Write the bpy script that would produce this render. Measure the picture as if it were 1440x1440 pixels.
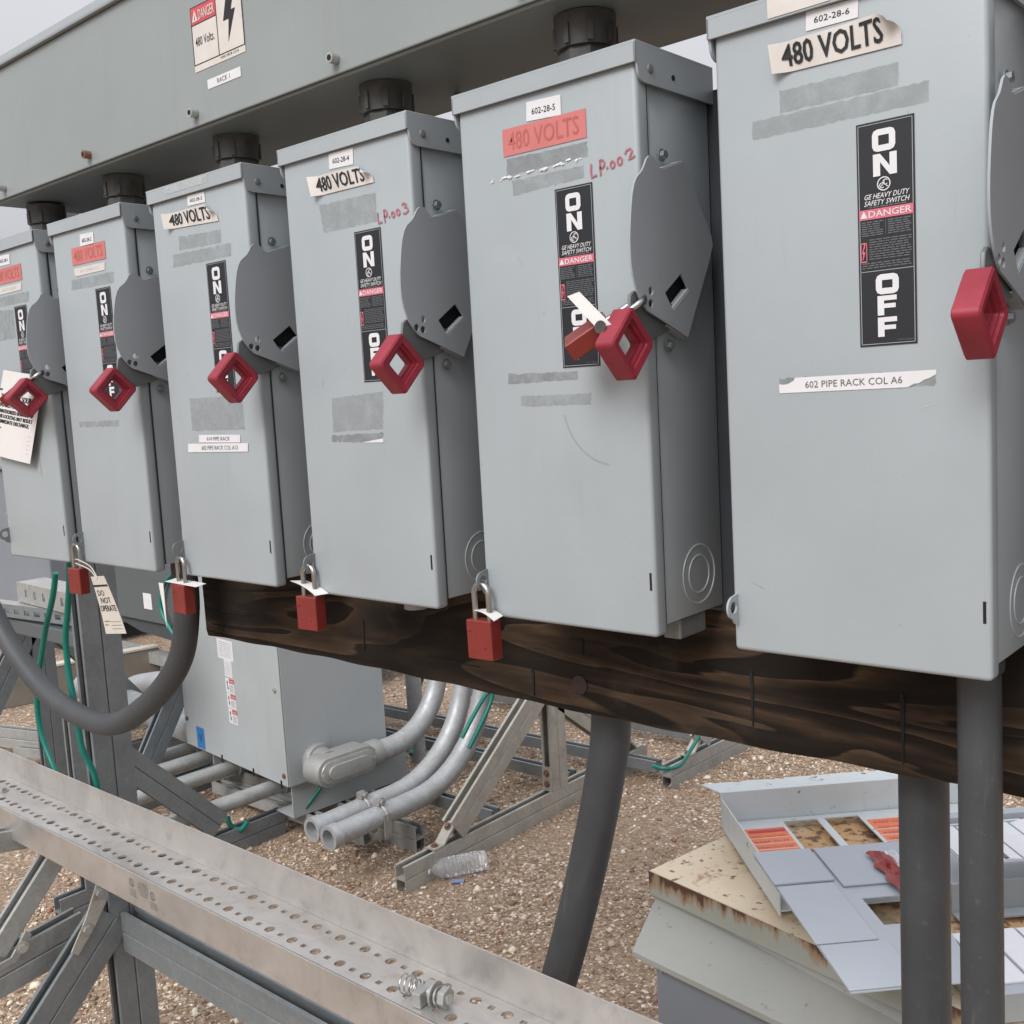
import bpy, bmesh, math, random
import numpy as np
from mathutils import Vector, Matrix
from mathutils.geometry import tessellate_polygon
random.seed(7)
for o in list(bpy.data.objects):
    bpy.data.objects.remove(o)
SC = bpy.context.scene
COL = SC.collection
PI = math.pi

# ------------------------------------------------------------------ camera
cam_d = bpy.data.cameras.new('camera')
cam = bpy.data.objects.new('camera', cam_d)
COL.objects.link(cam)
CR = Matrix(((0.752268, -0.032772, 0.658042), (0.656504, 0.12163, -0.744452), (-0.055641, 0.992034, 0.113013)))
cam.matrix_world = Matrix.Translation((0.48219, -0.84383, 1.43705)) @ CR.to_4x4()
cam_d.sensor_width = 36.0
cam_d.lens = 37.05
cam_d.clip_start = 0.02
cam_d.clip_end = 600.0
SC.camera = cam

# ------------------------------------------------------------------ world, sun, exposure
W = bpy.data.worlds.new('World')
SC.world = W
W.use_nodes = True
wn = W.node_tree
wn.nodes.clear()
w_out = wn.nodes.new('ShaderNodeOutputWorld')
w_bg = wn.nodes.new('ShaderNodeBackground')
w_sky = wn.nodes.new('ShaderNodeTexSky')
w_hsv = wn.nodes.new('ShaderNodeHueSaturation')
w_mix = wn.nodes.new('ShaderNodeMix')                      # even cloud deck over the clear sky
w_mix.data_type = 'RGBA'
w_mix.inputs[0].default_value = 0.75
w_mix.inputs[7].default_value = (4.55, 4.62, 4.95, 1)
w_sky.sky_type = 'NISHITA'
w_sky.sun_disc = False
SUN_EL, SUN_AZ = math.radians(44), math.radians(173)      # azimuth measured clockwise from +Y
w_sky.sun_elevation = SUN_EL
w_sky.sun_rotation = SUN_AZ
w_sky.air_density = 1.0
w_sky.dust_density = 6.0
w_sky.ozone_density = 1.0
w_hsv.inputs['Saturation'].default_value = 0.12            # overcast: the blue is veiled by cloud
wn.links.new(w_sky.outputs[0], w_hsv.inputs['Color'])
w_tc = wn.nodes.new('ShaderNodeTexCoord')
w_sep = wn.nodes.new('ShaderNodeSeparateXYZ')
w_mr = wn.nodes.new('ShaderNodeMapRange')                  # overcast luminance (1 + 2 sin h) / 3
w_mr.inputs[3].default_value = 0.54
w_mr.inputs[4].default_value = 1.62
w_mul = wn.nodes.new('ShaderNodeVectorMath')
w_mul.operation = 'SCALE'
w_mul.inputs[0].default_value = (4.35, 4.42, 4.75)
wn.links.new(w_tc.outputs['Generated'], w_sep.inputs[0])
wn.links.new(w_sep.outputs[2], w_mr.inputs[0])
wn.links.new(w_mr.outputs[0], w_mul.inputs['Scale'])
wn.links.new(w_mul.outputs[0], w_mix.inputs[7])
wn.links.new(w_hsv.outputs[0], w_mix.inputs[6])
wn.links.new(w_mix.outputs[2], w_bg.inputs['Color'])
w_bg.inputs['Strength'].default_value = 0.12
wn.links.new(w_bg.outputs[0], w_out.inputs['Surface'])
sun_d = bpy.data.lights.new('sun', 'SUN')
sun_d.energy = 1.5
sun_d.angle = math.radians(30)
sun_d.color = (1.0, 0.97, 0.93)
sun = bpy.data.objects.new('sun', sun_d)
COL.objects.link(sun)
sd = Vector((math.sin(SUN_AZ) * math.cos(SUN_EL), math.cos(SUN_AZ) * math.cos(SUN_EL), math.sin(SUN_EL)))
sun.rotation_euler = sd.to_track_quat('Z', 'Y').to_euler()
sun.location = (0, -3, 6)
SC.view_settings.view_transform = 'Standard'
SC.view_settings.look = 'None'
SC.view_settings.gamma = 1.0
SC.view_settings.use_curve_mapping = False
SC.view_settings.exposure = 0.71
SC.render.engine = 'CYCLES'


# ------------------------------------------------------------------ materials
def nodemat(name):
    m = bpy.data.materials.new(name)
    m.use_nodes = True
    nt = m.node_tree
    return m, nt, nt.nodes['Principled BSDF']


def mixcol(nt, fac, a, b, blend='MIX'):
    n = nt.nodes.new('ShaderNodeMix')
    n.data_type = 'RGBA'
    n.blend_type = blend
    for s, v in ((n.inputs[0], fac), (n.inputs[6], a), (n.inputs[7], b)):
        if hasattr(v, 'is_output'):
            nt.links.new(v, s)
        elif isinstance(v, (int, float)):
            s.default_value = v
        else:
            s.default_value = (*v, 1)
    return n.outputs[2]


def noise(nt, scale, detail=4, rough=0.55, stretch=(1, 1, 1), dist=0.0, seed=0.0):
    tc = nt.nodes.new('ShaderNodeTexCoord')
    mp = nt.nodes.new('ShaderNodeMapping')
    mp.inputs['Scale'].default_value = stretch
    mp.inputs['Location'].default_value = (seed, seed * 1.7, seed * 0.6)
    n = nt.nodes.new('ShaderNodeTexNoise')
    n.inputs['Scale'].default_value = scale
    n.inputs['Detail'].default_value = detail
    n.inputs['Roughness'].default_value = rough
    n.inputs['Distortion'].default_value = dist
    oi = nt.nodes.new('ShaderNodeObjectInfo')
    va = nt.nodes.new('ShaderNodeVectorMath')
    va.operation = 'MULTIPLY_ADD'
    va.inputs[1].default_value = (23.0, 17.0, 31.0)
    cx = nt.nodes.new('ShaderNodeCombineXYZ')
    for i in range(3):
        nt.links.new(oi.outputs['Random'], cx.inputs[i])
    nt.links.new(cx.outputs[0], va.inputs[0])
    nt.links.new(tc.outputs['Object'], mp.inputs[0])
    nt.links.new(mp.outputs[0], va.inputs[2])
    nt.links.new(va.outputs[0], n.inputs['Vector'])
    return n.outputs[0]


def ramp(nt, src, stops):
    r = nt.nodes.new('ShaderNodeValToRGB')
    el = r.color_ramp.elements
    while len(el) < len(stops):
        el.new(0.5)
    for e, (p, c) in zip(el, stops):
        e.position = p
        e.color = (*(c if not isinstance(c, (int, float)) else (c, c, c)), 1)
    nt.links.new(src, r.inputs[0])
    return r.outputs[0]


def bump(nt, bs, src, strength=0.2, dist=0.002):
    b = nt.nodes.new('ShaderNodeBump')
    b.inputs['Strength'].default_value = strength
    b.inputs['Distance'].default_value = dist
    nt.links.new(src, b.inputs['Height'])
    nt.links.new(b.outputs[0], bs.inputs['Normal'])


def paint(name, col, rough=0.5, dirt=(0.25, 0.24, 0.22), amount=0.25, rust=0.0, spec=0.5):
    m, nt, bs = nodemat(name)
    n1 = noise(nt, 5, 6, 0.62)
    n2 = noise(nt, 9, 5, 0.6, (3.0, 3.0, 0.35), 0.4, 3.1)
    n3 = noise(nt, 150, 3, 0.7, seed=8.0)
    n5 = noise(nt, 30, 4, 0.6, (4.0, 4.0, 0.16), 0.15, 11.0)
    n6 = noise(nt, 14, 8, 0.75, dist=0.8, seed=2.0)
    c = mixcol(nt, ramp(nt, n1, [(0.3, 0.0), (0.72, 1.0)]), tuple(x * 0.94 for x in col), tuple(min(1, x * 1.05) for x in col))
    streak = ramp(nt, n2, [(0.58, 0.0), (0.85, amount)])
    c = mixcol(nt, streak, c, dirt)
    run = ramp(nt, n5, [(0.64, 0.0), (0.78, amount * 0.7)])
    c = mixcol(nt, run, c, tuple(x * 0.8 for x in dirt))
    chalk = ramp(nt, n6, [(0.6, 0.0), (0.74, amount * 0.9)])
    c = mixcol(nt, chalk, c, tuple(min(1, x * 1.25) for x in col))
    speck = ramp(nt, n3, [(0.71, 0.0), (0.75, min(1.0, amount * 2.2))])
    c = mixcol(nt, speck, c, tuple(x * 0.45 for x in dirt))
    if rust:
        n4 = noise(nt, 30, 6, 0.65, seed=5.5)
        c = mixcol(nt, ramp(nt, n4, [(0.66 - rust * 0.1, 0.0), (0.74 - rust * 0.1, 0.9)]), c, (0.12, 0.045, 0.02))
    nt.links.new(c, bs.inputs['Base Color'])
    rr = ramp(nt, n1, [(0.2, rough - 0.06), (0.8, rough + 0.08)])
    nt.links.new(rr, bs.inputs['Roughness'])
    bs.inputs['Specular IOR Level'].default_value = spec
    bump(nt, bs, noise(nt, 420, 2, 0.5), 0.06, 0.001)
    return m


def plain(name, col, rough=0.5, metal=0.0, var=0.08, scale=40, bmp=0.0):
    m, nt, bs = nodemat(name)
    n1 = noise(nt, scale, 5, 0.6)
    c = mixcol(nt, ramp(nt, n1, [(0.3, 0.0), (0.7, 1.0)]), tuple(x * (1 - var) for x in col), tuple(min(1, x * (1 + var)) for x in col))
    nt.links.new(c, bs.inputs['Base Color'])
    bs.inputs['Roughness'].default_value = rough
    bs.inputs['Metallic'].default_value = metal
    if bmp:
        bump(nt, bs, noise(nt, scale * 6, 3), bmp, 0.001)
    return m


def galv(name, col, rough=0.5, metal=0.55, stain=(0.2, 0.19, 0.17), amt=0.5):
    m, nt, bs = nodemat(name)
    v = nt.nodes.new('ShaderNodeTexVoronoi')
    v.inputs['Scale'].default_value = 150
    tc = nt.nodes.new('ShaderNodeTexCoord')
    nt.links.new(tc.outputs['Object'], v.inputs['Vector'])
    sep = nt.nodes.new('ShaderNodeSeparateColor')
    nt.links.new(v.outputs['Color'], sep.inputs[0])
    c = mixcol(nt, sep.outputs[0], tuple(x * 0.93 for x in col), tuple(min(1, x * 1.06) for x in col))
    n1 = noise(nt, 11, 7, 0.68, dist=0.6)
    c = mixcol(nt, ramp(nt, n1, [(0.42, 0.0), (0.68, amt)]), c, stain)
    n2 = noise(nt, 24, 5, 0.6, seed=4)
    c = mixcol(nt, ramp(nt, n2, [(0.6, 0.0), (0.75, 0.35)]), c, tuple(min(1, x * 1.45) for x in col))
    nt.links.new(c, bs.inputs['Base Color'])
    bs.inputs['Metallic'].default_value = metal
    nt.links.new(ramp(nt, n1, [(0.3, rough - 0.1), (0.7, rough + 0.15)]), bs.inputs['Roughness'])
    bump(nt, bs, n2, 0.1, 0.001)
    return m


def wood_mat():
    # dark stained flat sawn timber: broad grain lobes with one hard edge each, stains, fine fibre
    m, nt, bs = nodemat('weathered_timber')
    n1 = noise(nt, 5.5, 2.6, 0.5, (0.26, 1.0, 2.2), 1.3, 1.3)
    k = nt.nodes.new('ShaderNodeMath')
    k.operation = 'MULTIPLY'
    k.inputs[1].default_value = 5.5
    nt.links.new(n1, k.inputs[0])
    fr = nt.nodes.new('ShaderNodeMath')
    fr.operation = 'FRACT'
    nt.links.new(k.outputs[0], fr.inputs[0])
    n2 = noise(nt, 80, 6, 0.75, (0.06, 1, 1), 0.25, 2.2)
    n3 = noise(nt, 4.5, 5, 0.6, (0.8, 1, 1.5), 0.5, 8.0)
    c = ramp(nt, fr.outputs[0], [(0.0, (0.012, 0.0085, 0.0065)), (0.35, (0.02, 0.0135, 0.0095)), (0.8, (0.062, 0.039, 0.024)), (0.95, (0.09, 0.058, 0.036)), (1.0, (0.02, 0.014, 0.01))])
    c = mixcol(nt, ramp(nt, n3, [(0.42, 0.0), (0.62, 0.85)]), c, (0.012, 0.0095, 0.008))
    c = mixcol(nt, ramp(nt, n2, [(0.44, 0.0), (0.68, 0.65)]), c, (0.012, 0.009, 0.007))
    n4 = noise(nt, 9, 5, 0.65, seed=15.0)
    c = mixcol(nt, ramp(nt, n4, [(0.58, 0.0), (0.75, 0.3)]), c, (0.1, 0.078, 0.06))
    nt.links.new(c, bs.inputs['Base Color'])
    bs.inputs['Roughness'].default_value = 0.88
    bs.inputs['Specular IOR Level'].default_value = 0.2
    bump(nt, bs, n2, 0.35, 0.002)
    return m


def rust_plate():
    m, nt, bs = nodemat('cream_paint_rusting')
    n1 = noise(nt, 13, 8, 0.65, dist=0.3, seed=2.3)
    n2 = noise(nt, 5, 4, 0.5, seed=7)
    n3 = noise(nt, 55, 3, 0.55, seed=1.2)
    base = mixcol(nt, n2, (0.70, 0.57, 0.40), (0.70, 0.61, 0.47))
    c = mixcol(nt, ramp(nt, n2, [(0.52, 0.0), (0.8, 0.5)]), base, (0.52, 0.31, 0.15))
    c = mixcol(nt, ramp(nt, n1, [(0.6, 0.0), (0.68, 0.75)]), c, (0.3, 0.14, 0.065))
    c = mixcol(nt, ramp(nt, n3, [(0.62, 0.0), (0.68, 0.85)]), c, (0.1, 0.04, 0.026))
    tc = nt.nodes.new('ShaderNodeTexCoord')
    sp = nt.nodes.new('ShaderNodeSeparateXYZ')
    nt.links.new(tc.outputs['Object'], sp.inputs[0])
    mr = nt.nodes.new('ShaderNodeMapRange')
    mr.inputs[1].default_value = 0.10
    mr.inputs[2].default_value = 0.24
    nt.links.new(sp.outputs[1], mr.inputs[0])
    mr2 = nt.nodes.new('ShaderNodeMapRange')
    mr2.inputs[1].default_value = 0.02
    mr2.inputs[2].default_value = 0.13
    nt.links.new(sp.outputs[0], mr2.inputs[0])
    mm = nt.nodes.new('ShaderNodeMath')
    mm.operation = 'MULTIPLY'
    nt.links.new(mr.outputs[0], mm.inputs[0])
    nt.links.new(mr2.outputs[0], mm.inputs[1])
    n7 = noise(nt, 48, 4, 0.6, seed=21.0)
    wet = mixcol(nt, ramp(nt, n7, [(0.5, 0.0), (0.58, 0.9)]), mixcol(nt, n1, (0.5, 0.28, 0.13), (0.6, 0.4, 0.2)), (0.13, 0.055, 0.04))
    c = mixcol(nt, mm.outputs[0], c, wet)
    nt.links.new(c, bs.inputs['Base Color'])
    bs.inputs['Roughness'].default_value = 0.7
    bump(nt, bs, n1, 0.25, 0.002)
    return m


def rust_edge():
    # grey green paint with rust bleeding down from the upper edge in streaks (local z runs down from 0)
    m, nt, bs = nodemat('grey_paint_rust_streaks')
    tc = nt.nodes.new('ShaderNodeTexCoord')
    sp = nt.nodes.new('ShaderNodeSeparateXYZ')
    nt.links.new(tc.outputs['Object'], sp.inputs[0])
    n1 = noise(nt, 26, 6, 0.65, (1, 1, 0.22), 0.2, 1.0)
    n0 = noise(nt, 4.2, 3, 0.5, (1, 1, 0.01), 0.0, 6.2)
    mr = nt.nodes.new('ShaderNodeMapRange')
    mr.inputs[1].default_value = -0.046
    mr.inputs[2].default_value = 0.0
    mr.inputs[3].default_value = -0.06
    mr.inputs[4].default_value = 0.235
    nt.links.new(sp.outputs[2], mr.inputs[0])
    a = nt.nodes.new('ShaderNodeMath')
    a.operation = 'ADD'
    nt.links.new(mr.outputs[0], a.inputs[0])
    nt.links.new(n1, a.inputs[1])
    b = nt.nodes.new('ShaderNodeMath')
    b.operation = 'MULTIPLY_ADD'
    nt.links.new(n0, b.inputs[0])
    b.inputs[1].default_value = 0.45
    nt.links.new(a.outputs[0], b.inputs[2])
    c = mixcol(nt, noise(nt, 8, 4), (0.3, 0.3, 0.25), (0.37, 0.38, 0.34))
    c = mixcol(nt, ramp(nt, b.outputs[0], [(0.76, 0.0), (0.84, 0.7)]), c, (0.3, 0.16, 0.07))
    c = mixcol(nt, ramp(nt, b.outputs[0], [(0.86, 0.0), (0.93, 0.95)]), c, (0.085, 0.035, 0.022))
    nt.links.new(c, bs.inputs['Base Color'])
    bs.inputs['Roughness'].default_value = 0.65
    bump(nt, bs, n1, 0.2, 0.002)
    return m


def residue_mat(name, col, cover):
    # what is left of old tape glue: patchy film that lets the paint through
    m, nt, bs = nodemat(name)
    n1 = noise(nt, 45, 6, 0.7, dist=0.4, seed=cover * 10)
    n2 = noise(nt, 260, 3, 0.6)
    bs.inputs['Base Color'].default_value = (*col, 1)
    nt.links.new(mixcol(nt, n2, tuple(x * 0.85 for x in col), tuple(x * 1.15 for x in col)), bs.inputs['Base Color'])
    bs.inputs['Roughness'].default_value = 0.7
    nt.links.new(ramp(nt, n1, [(0.32, cover * 0.35), (0.6, cover)]), bs.inputs['Alpha'])
    return m


def gravel_mat():
    m, nt, bs = nodemat('gravel_soil')
    v = nt.nodes.new('ShaderNodeTexVoronoi')
    v.inputs['Scale'].default_value = 120
    v.inputs['Randomness'].default_value = 1.0
    tc = nt.nodes.new('ShaderNodeTexCoord')
    nt.links.new(tc.outputs['Object'], v.inputs['Vector'])
    sep = nt.nodes.new('ShaderNodeSeparateColor')
    nt.links.new(v.outputs['Color'], sep.inputs[0])
    c1 = ramp(nt, sep.outputs[0], [(0.0, (0.15, 0.108, 0.078)), (0.4, (0.27, 0.187, 0.125)), (0.7, (0.35, 0.25, 0.172)), (0.9, (0.5, 0.395, 0.3)), (1.0, (0.8, 0.71, 0.62))])
    n1 = noise(nt, 1.6, 5, 0.6)
    c = mixcol(nt, ramp(nt, n1, [(0.4, 0.0), (0.62, 0.8)]), c1, (0.29, 0.205, 0.142))
    n2 = noise(nt, 60, 4, 0.7)
    c = mixcol(nt, ramp(nt, n2, [(0.35, 0.4), (0.6, 0.0)]), c, (0.1, 0.072, 0.052))
    nt.links.new(c, bs.inputs['Base Color'])
    bs.inputs['Roughness'].default_value = 0.95
    bump(nt, bs, v.outputs['Distance'], -0.7, 0.006)
    return m


def pebble_mat():
    m, nt, bs = nodemat('pebbles')
    g = nt.nodes.new('ShaderNodeNewGeometry')
    c = ramp(nt, g.outputs['Random Per Island'], [(0.0, (0.16, 0.115, 0.085)), (0.22, (0.28, 0.19, 0.125)), (0.48, (0.38, 0.27, 0.185)), (0.68, (0.52, 0.4, 0.285)), (0.82, (0.74, 0.64, 0.52)), (0.94, (0.85, 0.78, 0.67)), (0.965, (0.3, 0.1, 0.065)), (1.0, (0.2, 0.2, 0.21))])
    n1 = noise(nt, 220, 3)
    c = mixcol(nt, ramp(nt, n1, [(0.3, 0.0), (0.7, 0.3)]), c, (0.33, 0.235, 0.16))
    nt.links.new(c, bs.inputs['Base Color'])
    bs.inputs['Roughness'].default_value = 0.9
    return m


def pvc_mat(name, col, rough):
    m, nt, bs = nodemat(name)
    n1 = noise(nt, 7, 6, 0.65)
    n2 = noise(nt, 40, 5, 0.7, (1.0, 1.0, 0.12), 0.3, 4.0)
    n3 = noise(nt, 120, 4, 0.7, seed=9.0)
    c = mixcol(nt, ramp(nt, n1, [(0.35, 0.0), (0.7, 1.0)]), tuple(x * 0.85 for x in col), tuple(x * 1.25 for x in col))
    c = mixcol(nt, ramp(nt, n2, [(0.62, 0.0), (0.72, 0.5)]), c, (0.1, 0.105, 0.11))
    c = mixcol(nt, ramp(nt, n3, [(0.62, 0.0), (0.7, 0.22)]), c, (0.16, 0.155, 0.15))
    nt.links.new(c, bs.inputs['Base Color'])
    nt.links.new(ramp(nt, n1, [(0.3, rough - 0.1), (0.7, rough + 0.1)]), bs.inputs['Roughness'])
    bump(nt, bs, n2, 0.06, 0.001)
    return m


def tray_mat():
    m, nt, bs = nodemat('mill_aluminium')
    n1 = noise(nt, 9, 7, 0.65, (1, 2.5, 1), 0.8, 1.0)
    n2 = noise(nt, 130, 4, 0.6, (0.15, 1, 1), 0.0, 3.0)
    n3 = noise(nt, 30, 6, 0.7, dist=0.5, seed=9.0)
    c = mixcol(nt, ramp(nt, n1, [(0.3, 0.0), (0.7, 1.0)]), (0.46, 0.44, 0.42), (0.58, 0.56, 0.54))
    c = mixcol(nt, ramp(nt, n3, [(0.52, 0.0), (0.76, 0.4)]), c, (0.24, 0.225, 0.21))
    c = mixcol(nt, ramp(nt, n2, [(0.5, 0.0), (0.8, 0.15)]), c, (0.6, 0.58, 0.56))
    nt.links.new(c, bs.inputs['Base Color'])
    bs.inputs['Metallic'].default_value = 0.7
    nt.links.new(ramp(nt, n1, [(0.3, 0.3), (0.7, 0.46)]), bs.inputs['Roughness'])
    bump(nt, bs, n2, 0.08, 0.001)
    return m


def clear_mat():
    m, nt, bs = nodemat('clear_bottle_plastic')
    bs.inputs['Base Color'].default_value = (0.9, 0.92, 0.95, 1)
    bs.inputs['Transmission Weight'].default_value = 0.82
    bs.inputs['Roughness'].default_value = 0.12
    bs.inputs['IOR'].default_value = 1.3
    n1 = noise(nt, 60, 3)
    bump(nt, bs, n1, 0.25, 0.002)
    return m


M = dict(
    box=paint('switch_grey_paint', (0.322, 0.359, 0.382), 0.42, (0.23, 0.235, 0.23), 0.22),
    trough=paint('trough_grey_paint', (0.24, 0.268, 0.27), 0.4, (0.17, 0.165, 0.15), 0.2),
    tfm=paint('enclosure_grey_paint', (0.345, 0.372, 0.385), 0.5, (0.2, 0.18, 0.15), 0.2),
    underside=paint('trough_paint_shade_tone', (0.13, 0.145, 0.14), 0.55, (0.07, 0.07, 0.065), 0.2),  # trough paint darkened: the shade on its underside is put into the colour
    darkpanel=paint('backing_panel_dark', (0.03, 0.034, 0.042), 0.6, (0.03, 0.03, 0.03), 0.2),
    dark=paint('dark_grey_paint', (0.085, 0.098, 0.105), 0.5, (0.1, 0.1, 0.09), 0.3),
    plate=paint('handle_plate_grey_paint', (0.30, 0.325, 0.35), 0.5, (0.2, 0.2, 0.2), 0.12),
    lever=plain('lever_dark_steel', (0.17, 0.18, 0.18), 0.5, 0.5),
    strut=galv('galvanised_strut', (0.4, 0.41, 0.4), 0.5, 0.45),
    strutd=galv('dull_zinc_strut', (0.21, 0.23, 0.24), 0.5, 0.35, (0.13, 0.14, 0.145), 0.45),
    dusty=galv('dusty_zinc_strut', (0.43, 0.42, 0.38), 0.55, 0.35, (0.26, 0.22, 0.17), 0.55),
    rigid=galv('rigid_conduit_zinc', (0.42, 0.435, 0.45), 0.5, 0.35, (0.27, 0.26, 0.24), 0.6),
    castal=galv('cast_fitting', (0.34, 0.345, 0.34), 0.55, 0.4, (0.3, 0.28, 0.25), 0.5),
    bolt=galv('zinc_bolt', (0.5, 0.5, 0.48), 0.4, 0.7),
    rbolt=plain('rusty_bolt', (0.2, 0.11, 0.07), 0.7, 0.3, 0.3),
    tray=tray_mat(),
    pvc=pvc_mat('grey_pvc', (0.043, 0.047, 0.052), 0.5),
    pvcf=pvc_mat('flexible_conduit_grey', (0.047, 0.05, 0.055), 0.55),
    hub=plain('malleable_hub_dark', (0.06, 0.058, 0.054), 0.65, 0.2, 0.35, 30, 0.2),
    wood=wood_mat(),
    grip=plain('red_grip_vinyl', (0.25, 0.019, 0.036), 0.5, 0, 0.16, 45),
    lockred=plain('red_anodised_lock', (0.19, 0.024, 0.019), 0.42, 0.1, 0.1, 60),
    steel=plain('polished_shackle', (0.42, 0.42, 0.41), 0.3, 1.0, 0.1, 50),
    ink=plain('black_ink', (0.009, 0.0095, 0.012), 0.7),
    navy=plain('black_label_film', (0.007, 0.009, 0.014), 0.55),
    white=plain('white_label', (0.62, 0.62, 0.64), 0.5, 0, 0.03),
    cream=plain('aged_label', (0.56, 0.53, 0.50), 0.55, 0, 0.06),
    gold=plain('label_frame_grey', (0.3, 0.31, 0.32), 0.5),
    finetext=plain('fine_print_grey', (0.1, 0.107, 0.115), 0.6),
    pink=plain('faded_danger_red', (0.55, 0.13, 0.18), 0.5, 0, 0.05),
    hot=plain('danger_red', (0.5, 0.06, 0.08), 0.5, 0, 0.05),
    faded=plain('sun_faded_red_label', (0.5, 0.155, 0.15), 0.5, 0, 0.06, 25),
    fadedtext=plain('sun_faded_dark_red_print', (0.4, 0.105, 0.085), 0.55),
    residue=residue_mat('old_adhesive_residue', (0.28, 0.298, 0.302), 0.42),
    scrape=residue_mat('whitish_scrape', (0.55, 0.57, 0.57), 0.6),
    residued=residue_mat('grimy_adhesive_residue', (0.2, 0.21, 0.212), 0.5),
    pen=plain('red_paint_pen', (0.36, 0.11, 0.14), 0.7),
    chalk=plain('white_scrape', (0.72, 0.73, 0.74), 0.7),
    scuff=plain('grey_scuff', (0.27, 0.29, 0.3), 0.6),
    slot=plain('black_slot', (0.008, 0.008, 0.008), 0.9),
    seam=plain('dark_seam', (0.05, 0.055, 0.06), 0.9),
    tag=plain('tag_card', (0.46, 0.42, 0.37), 0.6, 0, 0.04),
    wtag=plain('tag_white_card', (0.66, 0.64, 0.63), 0.5, 0, 0.03),
    green=plain('green_ground_wire', (0.0, 0.155, 0.12), 0.4, 0, 0.12, 20),
    rust=rust_plate(), ruste=rust_edge(),
    skirt=paint('green_grey_paint', (0.31, 0.312, 0.29), 0.5, (0.2, 0.17, 0.12), 0.25, 0.25),
    cabbody=paint('blue_grey_paint', (0.19, 0.21, 0.24), 0.5, (0.2, 0.17, 0.14), 0.15),
    pan=paint('panel_white_grey', (0.6, 0.645, 0.655), 0.4, (0.32, 0.22, 0.13), 0.4, 0.3),
    sheet=paint('panel_lilac_grey', (0.40, 0.43, 0.475), 0.42, (0.3, 0.27, 0.22), 0.32),
    card=plain('directory_card_white', (0.76, 0.76, 0.78), 0.5, 0, 0.03),
    orange=plain('orange_warning_label', (0.78, 0.2, 0.09), 0.5, 0, 0.08, 30),
    peach=plain('orange_label_pale_band', (0.8, 0.42, 0.3), 0.5),
    blue=plain('blue_label', (0.03, 0.17, 0.42), 0.45),
    tan=plain('tan_painted_steel', (0.2, 0.18, 0.15), 0.7, 0, 0.15, 6),
    capw=plain('pale_cap_strip', (0.55, 0.52, 0.46), 0.6),
    knot=plain('dark_knot', (0.03, 0.017, 0.013), 0.8, 0, 0.3, 80), ground=gravel_mat(), pebble=pebble_mat(), clear=clear_mat(),
    stone=plain('pale_stone', (0.6, 0.53, 0.45), 0.9, 0, 0.2, 60, 0.3),
    stoner=plain('red_brick_chip', (0.3, 0.1, 0.07), 0.9, 0, 0.2, 60, 0.3),
    redbag=plain('red_plastic_film', (0.3, 0.035, 0.032), 0.35),
    film=plain('white_plastic_film', (0.75, 0.77, 0.8), 0.25),
    plug=plain('grey_plug', (0.3, 0.32, 0.33), 0.5),
)


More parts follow.
